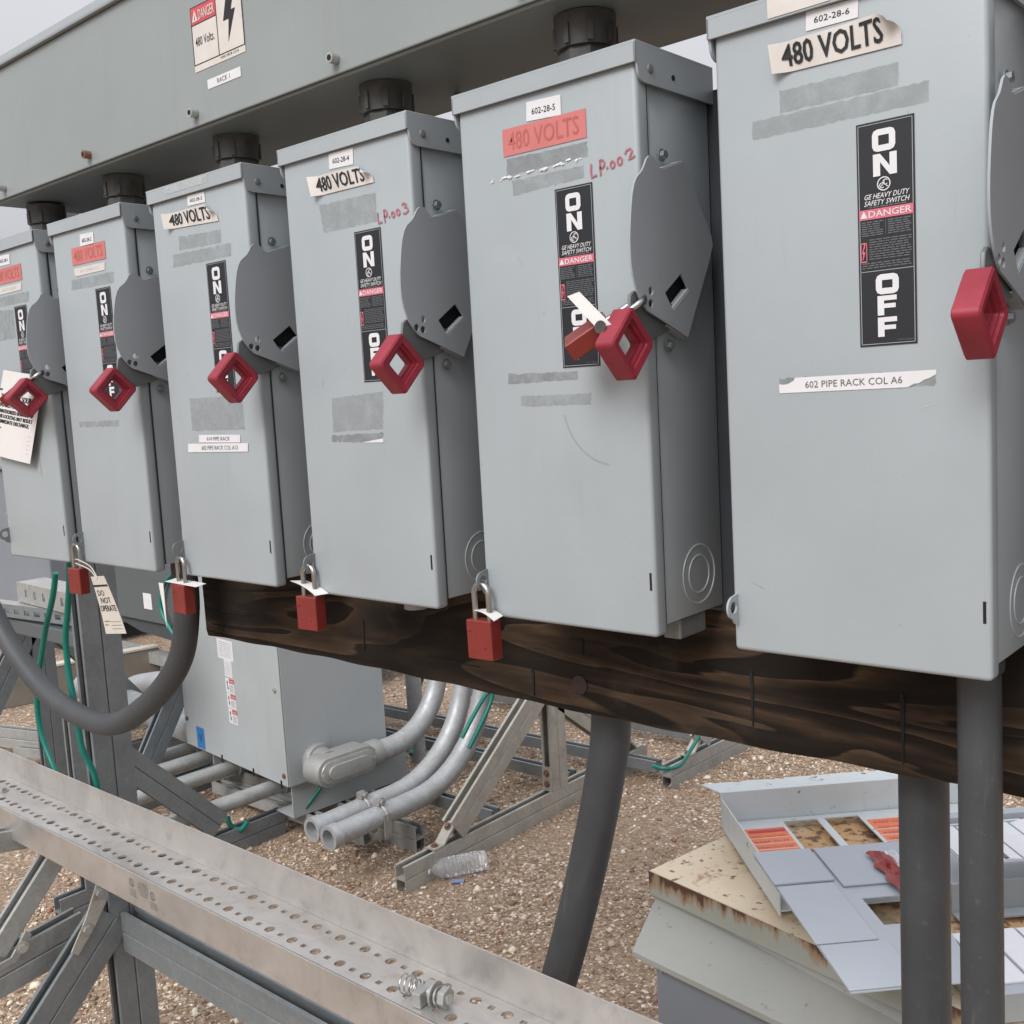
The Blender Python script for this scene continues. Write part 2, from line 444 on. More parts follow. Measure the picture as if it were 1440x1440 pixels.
# ------------------------------------------------------------------ mesh helpers
class MB:
    def __init__(self):
        self.v, self.f = [], []

    def add(self, vs, fs):
        o = len(self.v)
        self.v += [tuple(p) for p in vs]
        self.f += [tuple(i + o for i in q) for q in fs]
        return self

    def box(self, x0, x1, y0, y1, z0, z1):
        vs = [(x, y, z) for z in (z0, z1) for y in (y0, y1) for x in (x0, x1)]
        return self.add(vs, [(0, 2, 3, 1), (4, 5, 7, 6), (0, 1, 5, 4), (2, 6, 7, 3), (0, 4, 6, 2), (1, 3, 7, 5)])

    def prism(self, outer, fn, t0, t1, holes=()):
        """outline (and holes) in 2-D, mapped by fn(a, b, t) to 3-D, from t0 to t1"""
        loops = [list(outer)] + [list(h) for h in holes]
        pts = [p for l in loops for p in l]
        n = len(pts)
        tri = tessellate_polygon([[Vector((p[0], p[1], 0)) for p in l] for l in loops])
        vs = [fn(p[0], p[1], t0) for p in pts] + [fn(p[0], p[1], t1) for p in pts]
        fs = [tuple(t) for t in tri] + [tuple(i + n for i in reversed(t)) for t in tri]
        o = 0
        for l in loops:
            k = len(l)
            for i in range(k):
                j = (i + 1) % k
                fs.append((o + i, o + j, o + j + n, o + i + n))
            o += k
        return self.add(vs, fs)

    def tube(self, path, r, n=12, caps=True, r2=None):
        P = [Vector(p) for p in path]
        m = len(P)
        t = [(P[min(i + 1, m - 1)] - P[max(i - 1, 0)]).normalized() for i in range(m)]
        up = Vector((0, 0, 1)) if abs(t[0].z) < 0.9 else Vector((1, 0, 0))
        a = t[0].cross(up).normalized()
        vs = []
        for i in range(m):
            a = (a - t[i] * a.dot(t[i])).normalized()
            b = t[i].cross(a)
            rr = r if not isinstance(r, (list, tuple)) else r[i]
            for k in range(n):
                w = 2 * PI * k / n
                vs.append(P[i] + a * (rr * math.cos(w)) + b * (rr * math.sin(w)))
        fs = [(i * n + k, i * n + (k + 1) % n, (i + 1) * n + (k + 1) % n, (i + 1) * n + k) for i in range(m - 1) for k in range(n)]
        if caps:
            fs += [tuple(range(n))[::-1], tuple((m - 1) * n + k for k in range(n))]
        return self.add(vs, fs)

    def pipe(self, path, ro, ri, n=20, depth=0.12):
        """tube whose first end is open"""
        P = [Vector(p) for p in path]
        self.tube(path, ro, n, caps=False)
        o = len(self.v)
        d = (P[1] - P[0]).normalized()
        up = Vector((0, 0, 1)) if abs(d.z) < 0.9 else Vector((1, 0, 0))
        a = d.cross(up).normalized()
        b = d.cross(a)
        vs = []
        for q, rr in ((0, ro), (0, ri), (depth, ri)):
            for k in range(n):
                w = 2 * PI * k / n
                vs.append(P[0] + d * q + a * (rr * math.cos(w)) + b * (rr * math.sin(w)))
        fs = [(i * n + k, i * n + (k + 1) % n, (i + 1) * n + (k + 1) % n, (i + 1) * n + k) for i in range(2) for k in range(n)]
        fs.append(tuple(2 * n + k for k in range(n)))
        return self.add(vs, fs)

    def bar(self, p0, p1, prof, up=(0, 0, 1), caps=True):
        """closed 2-D profile (side, up) swept straight from p0 to p1"""
        p0, p1 = Vector(p0), Vector(p1)
        d = (p1 - p0).normalized()
        u = Vector(up)
        u = (u - d * u.dot(d)).normalized()
        s = d.cross(u)
        n = len(prof)
        vs = [p + s * a + u * b for p in (p0, p1) for a, b in prof]
        fs = [(i, (i + 1) % n, (i + 1) % n + n, i + n) for i in range(n)]
        if caps:
            tri = tessellate_polygon([[Vector((a, b, 0)) for a, b in prof]])
            fs += [tuple(t) for t in tri] + [tuple(i + n for i in t) for t in tri]
        return self.add(vs, fs)

    def disc(self, c, ax, r, h, n=6, rot=0.0):
        c, ax = Vector(c), Vector(ax).normalized()
        up = Vector((0, 0, 1)) if abs(ax.z) < 0.9 else Vector((1, 0, 0))
        a = ax.cross(up).normalized()
        b = ax.cross(a)
        vs = [c + ax * q + a * (r * math.cos(rot + 2 * PI * k / n)) + b * (r * math.sin(rot + 2 * PI * k / n)) for q in (0, h) for k in range(n)]
        fs = [tuple(range(n))[::-1], tuple(range(n, 2 * n))] + [(k, (k + 1) % n, (k + 1) % n + n, k + n) for k in range(n)]
        return self.add(vs, fs)

    def mesh(self, name, mat, smooth=None, bevel=0.0, seg=2):
        me = bpy.data.meshes.new(name)
        me.from_pydata(self.v, [], self.f)
        bm = bmesh.new()
        bm.from_mesh(me)
        bmesh.ops.recalc_face_normals(bm, faces=bm.faces)
        if bevel:
            ed = [e for e in bm.edges if e.is_manifold and e.calc_face_angle(0) > 0.6]
            bmesh.ops.bevel(bm, geom=ed, offset=bevel, segments=seg, affect='EDGES', profile=0.5, clamp_overlap=True)
        bm.to_mesh(me)
        bm.free()
        me.materials.append(mat)
        if smooth:
            me.shade_smooth()
            me.set_sharp_from_angle(angle=math.radians(smooth))
        return me

    def build(self, name, mat, parent=None, smooth=None, bevel=0.0, seg=2, label=None):
        return put(name, self.mesh(name, mat, smooth, bevel, seg), parent, label)


def put(name, me, parent=None, label=None):
    o = bpy.data.objects.new(name, me)
    COL.objects.link(o)
    if parent is not None:
        o.parent = parent
    if label:
        o['label'] = label
    return o


def at(o, loc):
    o.location = loc
    if 'twin' in o:
        bpy.data.objects[o['twin']].location = loc
        del o['twin']
    return o


def tag(o, label=None, cat=None, group=None, kind=None):
    for k, v in (('label', label), ('category', cat), ('group', group), ('kind', kind)):
        if v:
            o[k] = v
    return o


def thing(name, label, cat, loc=(0, 0, 0), rot=(0, 0, 0), group=None):
    o = bpy.data.objects.new(name, None)
    o.empty_display_size = 0.05
    COL.objects.link(o)
    o.location = loc
    o.rotation_euler = rot
    return tag(o, label, cat, group)


_txt = {}


def text_mesh(s, bold=0.0):
    """outline of a string as flat faces, normalised to a unit box"""
    key = (s, bold)
    if key not in _txt:
        cu = bpy.data.curves.new('t', 'FONT')
        cu.body = s
        cu.resolution_u = 2
        cu.offset = bold
        cu.fill_mode = 'FRONT'
        ob = bpy.data.objects.new('t', cu)
        COL.objects.link(ob)
        dg = bpy.context.evaluated_depsgraph_get()
        ev = ob.evaluated_get(dg)
        me = ev.to_mesh()
        vs = [(v.co.x, v.co.y) for v in me.vertices]
        fs = [tuple(p.vertices) for p in me.polygons]
        ev.to_mesh_clear()
        bpy.data.objects.remove(ob)
        bpy.data.curves.remove(cu)
        x0, x1 = min(a for a, b in vs), max(a for a, b in vs)
        y0, y1 = min(b for a, b in vs), max(b for a, b in vs)
        _txt[key] = ([((a - x0) / (x1 - x0), (b - y0) / (y1 - y0)) for a, b in vs], fs)
    return _txt[key]


def letters(mb, s, fn, u0, u1, v0, v1, bold=0.0, slant=0.0, lift=0.0004):
    vs, fs = text_mesh(s, bold * 0.5 if bold <= 0.012 else 0.006)
    for i in range(1 if bold <= 0.012 else 5):              # heavier faces: stacked, slightly shifted copies
        d = (i - 2) * 0.0022 * (bold / 0.02) if bold > 0.012 else 0.0
        mb.add([fn(u0 + (u1 - u0) * (a + d + slant * (b - 0.5)), v0 + (v1 - v0) * b, lift + i * 0.00004) for a, b in vs], fs)
    return mb


def poly2(mb, pts, fn, lift=0.0004, holes=()):
    loops = [pts] + list(holes)
    allp = [p for l in loops for p in l]
    tri = tessellate_polygon([[Vector((p[0], p[1], 0)) for p in l] for l in loops])
    return mb.add([fn(a, b, lift) for a, b in allp], [tuple(t) for t in tri])


def rect2(mb, u0, u1, v0, v1, fn, lift=0.0004):
    return mb.add([fn(u0, v0, lift), fn(u1, v0, lift), fn(u1, v1, lift), fn(u0, v1, lift)], [(0, 1, 2, 3)])


def ribbon(mb, pts, w, fn, lift=0.0004, asp=1.0):
    """pen stroke; asp = how many v units equal one u unit in length"""
    n = len(pts)
    vs = []
    for i in range(n):
        a, b = pts[max(i - 1, 0)], pts[min(i + 1, n - 1)]
        dx, dy = b[0] - a[0], (b[1] - a[1]) / asp
        l = math.hypot(dx, dy) or 1
        nx, ny = -dy / l * w / 2, dx / l * w / 2 * asp
        vs += [fn(pts[i][0] + nx, pts[i][1] + ny, lift), fn(pts[i][0] - nx, pts[i][1] - ny, lift)]
    return mb.add(vs, [(2 * i, 2 * i + 1, 2 * i + 3, 2 * i + 2) for i in range(n - 1)])


def arc(cx, cy, r, a0, a1, n=14, ry=None):
    ry = r if ry is None else ry
    return [(cx + r * math.cos(a0 + (a1 - a0) * i / n), cy + ry * math.sin(a0 + (a1 - a0) * i / n)) for i in range(n + 1)]


def circ(cx, cy, r, n=12, rot=0.0):
    return [(cx + r * math.cos(rot + 2 * PI * k / n), cy + r * math.sin(rot + 2 * PI * k / n)) for k in range(n)]


def smooth_path(pts, n=8):
    """Catmull-Rom through the points"""
    P = [Vector(p) for p in pts]
    P = [P[0] * 2 - P[1]] + P + [P[-1] * 2 - P[-2]]
    out = []
    for i in range(1, len(P) - 2):
        for k in range(n):
            t = k / n
            a, b, c, d = P[i - 1:i + 3]
            out.append(0.5 * ((2 * b) + (c - a) * t + (2 * a - 5 * b + 4 * c - d) * t * t + (3 * b - a - 3 * c + d) * t ** 3))
    out.append(P[-2])
    return out


def quadfn(q, base=0.0006, lift_fn=None):
    """u,v in 0..1 over a label quad (TL, TR, BR, BL in door x,z) -> door space, y negative = towards the viewer"""
    tl, tr, br, bl = q

    def fn(u, v, l=0.0):
        x = (bl[0] * (1 - u) + br[0] * u) * (1 - v) + (tl[0] * (1 - u) + tr[0] * u) * v
        z = (bl[1] * (1 - u) + br[1] * u) * (1 - v) + (tl[1] * (1 - u) + tr[1] * u) * v
        e = lift_fn(u, v) if lift_fn else (0, 0, 0)
        return (x + e[0], -(base + l + e[1]), z + e[2])
    return fn


def sheet(mb, fn, nu=1, nv=1):
    vs = [fn(i / nu, j / nv, 0.0) for j in range(nv + 1) for i in range(nu + 1)]
    fs = [(j * (nu + 1) + i, j * (nu + 1) + i + 1, (j + 1) * (nu + 1) + i + 1, (j + 1) * (nu + 1) + i) for j in range(nv) for i in range(nu)]
    return mb.add(vs, fs)


def strut_profile(w=0.0413, h=0.0413, t=0.0027, lip=0.0095, flip=False, off=0.0):
    """slotted channel: opening faces +up"""
    a, s = w / 2, w / 2 - lip
    c = 0.003
    p = [(-a, c), (-a + c * 0.3, c * 0.3), (-a + c, 0), (a - c, 0), (a - c * 0.3, c * 0.3), (a, c), (a, h), (s, h), (s, h - 0.007), (s + t, h - 0.007), (s + t, h - t), (a - t, h - t), (a - t, t), (-a + t, t), (-a + t, h - t), (-s - t, h - t), (-s - t, h - 0.007), (-s, h - 0.007), (-s, h), (-a, h)]
    if flip:
        p = [(x, -y) for x, y in p][::-1]
    return [(x, y + off) for x, y in p]


def strut(name, p0, p1, mat, parent, up=(0, 0, 1), double=False, label=None):
    """slotted channel with its closed back along p0-p1; a double one has its second channel back to back below"""
    o = MB().bar(p0, p1, strut_profile(), up).build(name, mat, parent, label=label)
    if double:
        b = MB().bar(p0, p1, strut_profile(flip=True, off=-0.0008), up).build(name, mat, parent, label=label)
        b.parent = parent
        o['twin'] = b.name
    return o


def hexbolt(mb, c, ax, r=0.008, h=0.006, washer=True):
    c, ax = Vector(c), Vector(ax).normalized()
    if washer:
        mb.disc(c, ax, r * 1.5, 0.002, 16)
        c = c + ax * 0.002
    mb.disc(c, ax, r, h, 6)
    return mb


# ------------------------------------------------------------------ ground
mb = MB()
ax_ = [-160, -60, -25, -12, -6, -3, -1, 1, 3, 8, 25, 60, 160]
ay_ = [-80, -20, -6, -2, 0, 1, 2, 3, 5, 9, 20, 60, 220]
vs = [(x, y, 0.0) for y in ay_ for x in ax_]
nx = len(ax_)
mb.add(vs, [(j * nx + i, j * nx + i + 1, (j + 1) * nx + i + 1, (j + 1) * nx + i) for j in range(len(ay_) - 1) for i in range(nx - 1)])
g = mb.build('ground', M['ground'])
tag(g, 'brown gravelly ground with pale stones', kind='structure')

rng = np.random.default_rng(11)


def pebbles(n, xr, yr, smin, smax, power, seed):
    r = np.random.default_rng(seed)
    x = r.uniform(*xr, n)
    y = r.uniform(*yr, n)
    fld = (np.sin(3.1 * x + 1.7 * y) + np.sin(-2.3 * x + 4.1 * y + 1) + np.sin(6.7 * x - 3.3 * y + 2) + 0.7 * np.sin(11 * x + 9 * y) + 0.7 * np.sin(-13 * x + 7 * y + 4)) / 4.4
    keep = r.random(n) < np.clip(0.62 + 0.75 * fld, 0.16, 1.0)
    x, y = x[keep], y[keep]
    n = len(x)
    s = smin + (smax - smin) * r.random(n) ** power
    base = np.array([(1, 0, 0), (-1, 0, 0), (0, 1, 0), (0, -1, 0), (0, 0, 1), (0, 0, -1)], float)
    rot = r.uniform(0, 2 * PI, n)
    jit = r.uniform(0.6, 1.25, (n, 6, 1))
    v = base[None] * jit + r.uniform(-0.22, 0.22, (n, 6, 3))
    v = v * np.stack([s, s * r.uniform(0.55, 1.0, n), s * r.uniform(0.35, 0.7, n)], 1)[:, None, :]
    c, q = np.cos(rot)[:, None], np.sin(rot)[:, None]
    vx = v[..., 0] * c - v[..., 1] * q
    vy = v[..., 0] * q + v[..., 1] * c
    vz = v[..., 2] + (s * 0.12)[:, None]
    V = np.stack([vx + x[:, None], vy + y[:, None], vz], -1).reshape(-1, 3)
    F = np.array([(0, 2, 4), (2, 1, 4), (1, 3, 4), (3, 0, 4), (2, 0, 5), (1, 2, 5), (3, 1, 5), (0, 3, 5)])
    F = (F[None] + (np.arange(n) * 6)[:, None, None]).reshape(-1, 3)
    return V, F


parts = [pebbles(120000, (-2.9, 0.35), (-0.15, 2.9), 0.0022, 0.0075, 2.0, 1), pebbles(8500, (-2.9, 0.35), (-0.15, 2.9), 0.007, 0.015, 1.8, 2),
         pebbles(700, (-2.9, 0.35), (-0.15, 2.9), 0.010, 0.021, 2.4, 8), pebbles(26000, (-6.5, 0.2), (0.2, 6.0), 0.004, 0.012, 1.8, 3), pebbles(2600, (-6.5, 0.2), (0.2, 6.0), 0.010, 0.022, 2.0, 4),
         pebbles(9000, (-12, -1), (2.5, 12), 0.008, 0.03, 2.0, 5)]
V = np.concatenate([a for a, b in parts])
F, o = [], 0
for a, b in parts:
    F.append(b + o)
    o += len(a)
F = np.concatenate(F)
me = bpy.data.meshes.new('gravel')
me.vertices.add(len(V))
me.vertices.foreach_set('co', V.astype(np.float32).ravel())
me.loops.add(F.size)
me.loops.foreach_set('vertex_index', F.astype(np.int32).ravel())
me.polygons.add(len(F))
me.polygons.foreach_set('loop_start', (np.arange(len(F)) * 3).astype(np.int32))
me.update(calc_edges=True)
me.validate()
me.materials.append(M['pebble'])
tag(put('gravel', me), 'loose pale and brown gravel strewn over the ground', kind='stuff')

# single larger stones that can be told apart
ico_v = None


def stone(x, y, s, mat, label, seed):
    r = random.Random(seed)
    bm = bmesh.new()
    bmesh.ops.create_icosphere(bm, subdivisions=1, radius=1)
    for v in bm.verts:
        v.co *= r.uniform(0.75, 1.15)
        v.co = Vector((v.co.x * s, v.co.y * s * r.uniform(0.65, 0.75), v.co.z * s * 0.45))
    me = bpy.data.meshes.new('stone')
    bm.to_mesh(me)
    bm.free()
    me.materials.append(mat)
    o = put('stone', me)
    o.location = (x, y, s * 0.25)
    o.rotation_euler = (0, 0, r.uniform(0, 6))
    tag(o, label, 'stone', 'loose stones on the ground')


stone(-1.02, 1.32, 0.019, M['stone'], 'flat pale pinkish stone between thick grey conduit and rusty cabinet', 3)
stone(-1.80, 1.12, 0.018, M['stone'], 'white stone just below the neck of the plastic bottle', 4)
stone(-1.36, 1.10, 0.010, M['stoner'], 'small red brick chip left of the rusty cabinet corner', 5)
stone(-1.13, 1.13, 0.012, M['stoner'], 'red brick chip on gravel close to the rusty cabinet', 6)
stone(-1.66, 0.92, 0.016, M['stone'], 'pale stone at the back edge of the aluminium rail', 8)
stone(-1.72, 1.16, 0.012, M['stone'], 'pale stone under the middle of the plastic bottle', 9)

# ------------------------------------------------------------------ long trough overhead
zt0, zt1, yt0, yt1 = 1.812, 2.024, 0.0, 0.215
tr = thing('wireway_trough', 'long grey sheet metal trough running above the switch boxes', 'wireway', (-0.6, 0.1, zt0))
T_ = (0.6, -0.1, -zt0)


def tl(o):
    o.location = T_
    return o


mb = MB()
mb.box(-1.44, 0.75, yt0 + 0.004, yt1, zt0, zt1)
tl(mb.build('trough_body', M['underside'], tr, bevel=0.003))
mb = MB()
mb.box(-1.44, 0.75, yt0, yt0 + 0.0035, zt0 + 0.0045, zt1 - 0.001)
tl(mb.build('front_cover', M['trough'], tr, bevel=0.0015))
mb = MB()
mb.box(-1.445, 0.76, yt0 - 0.008, yt1 + 0.01, zt1 + 0.0005, zt1 + 0.003)
mb.box(-1.445, 0.76, yt0 - 0.008, yt0 - 0.005, zt1 - 0.0005, zt1 + 0.014)
tl(mb.build('trough_lid', M['box'], tr, bevel=0.001))
for bx in (-1.383, -1.085, -0.791, -0.497, -0.21, 0.08):
    mb = MB()
    mb.tube([(bx, yt0 - 0.0005, 1.833), (bx, yt0 - 0.011, 1.833)], 0.0062, 12)
    b = tl(mb.build('cover_bolt', M['bolt'] if bx != -1.085 else M['rbolt'], tr, smooth=40))
    mb = MB()
    mb.disc((bx, yt0 - 0.0112, 1.833), (0, -1, 0), 0.0036, 0.0004, 6)
    mb.build('socket', M['slot'], b)

# danger sign on the trough
def trfn(x0, x1, z0, z1):
    def fn(u, v, l=0.0):
        return (x0 + (x1 - x0) * u, yt0 - 0.0006 - l, z0 + (z1 - z0) * v)
    return fn


fn = trfn(-0.784, -0.669, 1.884, 1.966)
mb = sheet(MB(), fn)
sg = tl(mb.build('danger_sign', M['cream'], tr))
mb = MB()
for u0, u1, v0, v1 in ((0.0, 1.0, 0.985, 1.0), (0.0, 1.0, 0.1, 0.115), (0.0, 0.012, 0.1, 1.0), (0.988, 1.0, 0.1, 1.0), (0.5, 0.513, 0.1, 1.0), (0.0, 0.5, 0.715, 0.728)):
    rect2(mb, u0, u1, v0, v1, fn, 0.0003)
letters(mb, '480 Volts.', fn, 0.06, 0.44, 0.38, 0.52, 0.01, lift=0.0003)
letters(mb, 'NMX MICR CO R', fn, 0.53, 0.88, 0.04, 0.08, lift=0.0003)
poly2(mb, [(0.72, 0.95), (0.86, 0.95), (0.79, 0.7), (0.87, 0.7), (0.7, 0.24), (0.735, 0.58), (0.63, 0.58)], fn, 0.0003)
mb.build('lettering', M['ink'], sg)
mb = MB()
rect2(mb, 0.012, 0.5, 0.73, 0.984, fn, 0.0003)
mb.build('red_header', M['hot'], sg)
mb = MB()
letters(mb, 'DANGER', fn, 0.16, 0.475, 0.77, 0.93, 0.02, lift=0.0006)
poly2(mb, [(0.03, 0.77), (0.145, 0.77), (0.0875, 0.95)], fn, 0.0006, [[(0.075, 0.79), (0.1, 0.79), (0.0875, 0.88)]])
mb.build('header_lettering', M['cream'], sg)
fn = trfn(-0.758, -0.683, 1.857, 1.869)
mb = sheet(MB(), fn)
sg = tl(mb.build('rack_label', M['white'], tr))
mb = MB()
letters(mb, 'RACK 1', fn, 0.3, 0.68, 0.25, 0.75, lift=0.0003)
mb.build('lettering', M['finetext'], sg)

# ------------------------------------------------------------------ support: posts, rails, timber
rail = thing('mounting_rail', 'horizontal slotted channel behind the tops of the switch boxes', 'strut rail', (-0.6, 0.16, 1.69))
at(strut('channel', (-1.95, 0.1385, 1.708), (0.7, 0.1385, 1.708), M['strutd'], rail, up=(0, 1, 0)), (0.6, -0.16, -1.69))
post = thing('support_post', 'upright double slotted channel post behind green ground wires', 'strut post', (-1.585, 0.18, 0))
o = strut('channel', (-1.585, 0.182, 0.0), (-1.585, 0.182, 1.90), M['strutd'], post, up=(0, -1, 0), double=True)
at(o, (1.585, -0.18, 0))
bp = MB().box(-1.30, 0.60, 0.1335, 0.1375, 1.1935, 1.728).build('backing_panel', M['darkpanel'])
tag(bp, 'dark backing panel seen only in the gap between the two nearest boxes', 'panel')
urail = thing('upper_rail', 'short dark channel behind the left end of the trough', 'strut rail', (-1.4, 0.236, 1.78))
strut('channel', (-0.26, 0, -0.04), (0.25, 0, -0.04), M['strutd'], urail, double=False)
strut('channel', (-0.26, 0, 0.002), (0.25, 0, 0.002), M['strutd'], urail, double=False)
rod = MB().tube([(-0.458, 0.16, 1.70), (-0.458, 0.16, 1.815)], 0.0035, 8).build('hanger_rod', M['strutd'], smooth=40)
tag(rod, 'thin vertical rod between boxes and trough underside', 'rod')

beam = thing('timber_beam', 'dark weathered timber beam running under the switch boxes', 'beam', (-0.2, 0.15, 1.05))
mb = MB()
x0, x1 = -1.093, 0.75
nxg, nzg = 150, 12
rr = random.Random(5)
ph = [(rr.uniform(3, 40), rr.uniform(0, 6)) for _ in range(14)]
rowoff = [rr.uniform(-0.0012, 0.0012) for _ in range(nzg + 1)]


def bz(x, v):
    sag = 0.006 * ((x + 1.1) / 1.1) if x < 0 else 0.006
    lo = 1.053 - sag + 0.002 * math.sin(x * 6.1) + 0.0009 * math.sin(x * 47)
    return lo + (1.1915 - lo) * v


vs = []
for i in range(nxg + 1):
    x = x0 + (x1 - x0) * i / nxg
    for j in range(nzg + 1):
        v = j / nzg
        wv = sum(math.sin(a_ * x + b_ + v * 9) for a_, b_ in ph[:6]) / 6
        y = 0.1318 + 0.4 * abs(rowoff[j]) * (0.6 + 0.5 * wv)
        if j in (0, nzg):
            y += 0.0025
        vs.append((x, y, bz(x, v)))
fs = [(i * (nzg + 1) + j, (i + 1) * (nzg + 1) + j, (i + 1) * (nzg + 1) + j + 1, i * (nzg + 1) + j + 1) for i in range(nxg) for j in range(nzg)]
mb.add(vs, fs)
o_ = len(mb.v)
back = []
for i in range(nxg + 1):
    x = x0 + (x1 - x0) * i / nxg
    back += [(x, 0.1705, bz(x, 0.0)), (x, 0.1705, bz(x, 1.0))]
mb.v += back
for i in range(nxg):
    a_, b_ = o_ + 2 * i, o_ + 2 * i + 2
    f0, f1 = i * (nzg + 1), (i + 1) * (nzg + 1)
    mb.f += [(a_, a_ + 1, b_ + 1, b_), (f0, a_, b_, f1), (f0 + nzg, f1 + nzg, b_ + 1, a_ + 1)]
mb.f += [tuple(range(nzg + 1)) + (o_ + 1, o_), tuple(nxg * (nzg + 1) + j for j in range(nzg, -1, -1)) + (o_ + 2 * nxg, o_ + 2 * nxg + 1)]
o = mb.build('timber', M['wood'], beam)
o.location = (0.2, -0.15, -1.05)
mb = MB()
for x, zc, h in ((-0.78, 1.12, 0.03), (-0.68, 1.10, 0.045), (-0.36, 1.075, 0.035), (-0.055, 1.1, 0.06), (0.105, 1.095, 0.07), (-0.28, 1.13, 0.02)):
    mb.prism([(x - 0.0004, zc - h / 2), (x + 0.0006, zc - h / 2), (x + 0.0022, zc + h / 4), (x + 0.0014, zc + h / 2), (x - 0.0018, zc + h / 2), (x - 0.0016, zc + h / 6)], lambda a, b, t: (a, t, b), 0.1302, 0.135)
o = mb.build('nail_stain_slots', M['slot'], beam)
o['kind'] = 'stuff'
o.location = (0.2, -0.15, -1.05)
for xa, xb, zz in ((-1.09, -0.93, 1.095), (-0.55, -0.45, 1.083), (0.12, 0.30, 1.1)):
    mb = MB()
    rr = random.Random(int(xa * 1000))
    n_ = 12
    up_, dn_ = [], []
    for i in range(n_ + 1):
        x = xa + (xb - xa) * i / n_
        zc = zz + 0.006 * math.sin(5 * x + zz * 40) + rr.uniform(-0.0008, 0.0008)
        w_ = 0.0007 * math.sin(PI * i / n_) * rr.uniform(0.5, 1.2) + 0.0001
        up_.append((x, zc + w_))
        dn_.append((x, zc - w_))
    mb.prism(dn_ + up_[::-1], lambda a, b, t: (a, t, b), 0.1303, 0.136)
    o = mb.build('drying_crack', M['slot'], beam)
    o.location = (0.2, -0.15, -1.05)
mb = MB()
mb.disc((-0.286, 0.131, 1.082), (0, -1, 0), 0.0115, 0.0012, 18)
o = mb.build('knot', M['knot'], beam)
o.location = (0.2, -0.15, -1.05)

# ------------------------------------------------------------------ safety switches
BW, BH, BD = 0.2263, 0.56, 0.131
FL = 0.0195                                   # door flange depth
_mesh = {}


def cached(key, fn):
    if key not in _mesh:
        _mesh[key] = fn()
    return _mesh[key]


def side_fn(x):
    return lambda a, b, t: (x + t, a, b)


def m_door():
    mb = MB()
    mb.box(0.0, BW, 0.0, FL, 0.0, BH - 0.008)
    return mb.mesh('door', M['box'], 40, 0.0045, 4)


def m_body():
    mb = MB()
    mb.box(0.002, BW - 0.002, FL + 0.002, BD, 0.009, BH - 0.006)
    return mb.mesh('body', M['box'], 40, 0.002, 2)


def m_seam():
    mb = MB()
    mb.box(0.003, BW - 0.003, FL - 0.002, FL + 0.004, 0.01, BH - 0.03)
    return mb.mesh('door_seam', M['seam'])


def m_hood():
    mb = MB()
    mb.box(-0.004, BW + 0.004, -0.005, BD + 0.002, BH - 0.003, BH)
    mb.box(-0.004, BW + 0.004, -0.005, -0.0025, BH - 0.0195, BH - 0.0025)
    z1, zb = BH - 0.0025, BH - 0.036
    ear = [(-0.005, z1), (BD + 0.002, z1), (BD + 0.002, zb), (0.014, zb)] + arc(0.010, zb + 0.012, 0.012, -PI / 2, -PI, 6) + [(-0.003, BH - 0.0195), (-0.005, BH - 0.0195)]
    for x in (-0.004, BW + 0.0015):
        mb.prism(ear, lambda a, b, t, x=x: (x + t, a, b), 0.0, 0.0025)
    return mb.mesh('hood', M['box'], 40, 0.0006, 1)


def m_rivet():
    mb = MB()
    mb.tube([(0, 0, 0), (0.0009, 0, 0), (0.0016, 0, 0)], [0.0048, 0.0044, 0.0028], 12)
    return mb.mesh('rivet', M['strutd'], 40)


def m_rivethole():
    mb = MB()
    mb.disc((0, 0, 0), (1, 0, 0), 0.0027, 0.0006, 10)
    return mb.mesh('hood_screw_hole', M['slot'])


OUT = [(-0.0047, 0.4525), (-0.0001, 0.4558), (0.0063, 0.4558), (0.0138, 0.4496), (0.0156, 0.4466), (0.0233, 0.4466), (0.0581, 0.4575), (0.0729, 0.442), (0.0864, 0.4177), (0.1064, 0.3919), (0.1085, 0.3816), (0.0993, 0.3636), (0.0559, 0.2904), (0.0099, 0.3069), (-0.0134, 0.3147), (-0.0183, 0.3193), (-0.0246, 0.3265), (-0.0294, 0.3338), (-0.0342, 0.3458), (-0.0363, 0.356), (-0.0369, 0.3674), (-0.0364, 0.381), (-0.0346, 0.3942), (-0.0325, 0.407), (-0.0300, 0.4182), (-0.0265, 0.4275), (-0.0222, 0.4338), (-0.017, 0.4378), (-0.0125, 0.4413), (-0.0085, 0.4465)]
WIN = [(0.0473, 0.3515), (0.0178, 0.332), (0.0306, 0.3156), (0.0607, 0.336)]
PX = BW + 0.011


def m_plate():
    mb = MB()
    mb.prism(OUT, side_fn(PX), -0.001, 0.001, [WIN, circ(-0.0062, 0.3330, 0.0041), circ(-0.0168, 0.3236, 0.0041), circ(-0.007, 0.3214, 0.0041)])
    return mb.mesh('handle_plate', M['plate'], 30)


FLG = (((0.0233, 0.4466), (0.0581, 0.4575)), ((0.0581, 0.4575), (0.0729, 0.442)), ((0.1064, 0.3919), (0.1085, 0.3816)), ((0.0993, 0.3636), (0.0559, 0.2904)), ((0.0559, 0.2904), (0.0230, 0.3022)))


def m_flange(i):
    mb = MB()
    a, b = FLG[i]
    d = Vector((b[0] - a[0], b[1] - a[1])).normalized()
    n = (-d.y * 0.0012, d.x * 0.0012)
    mb.prism([a, b, (b[0] + n[0], b[1] + n[1]), (a[0] + n[0], a[1] + n[1])], lambda p, q, t: (t, p, q), BW + 0.0005, PX - 0.0012)
    return mb.mesh('plate_flange', M['plate'], 30)


def m_opening_shade():
    mb = MB()
    mb.box(BW - 0.0015, BW + 0.0012, 0.012, 0.070, 0.308, 0.362)  # black block behind the plate window, painted as the shade of a cavity
    return mb.mesh('opening_shade_block', M['slot'])


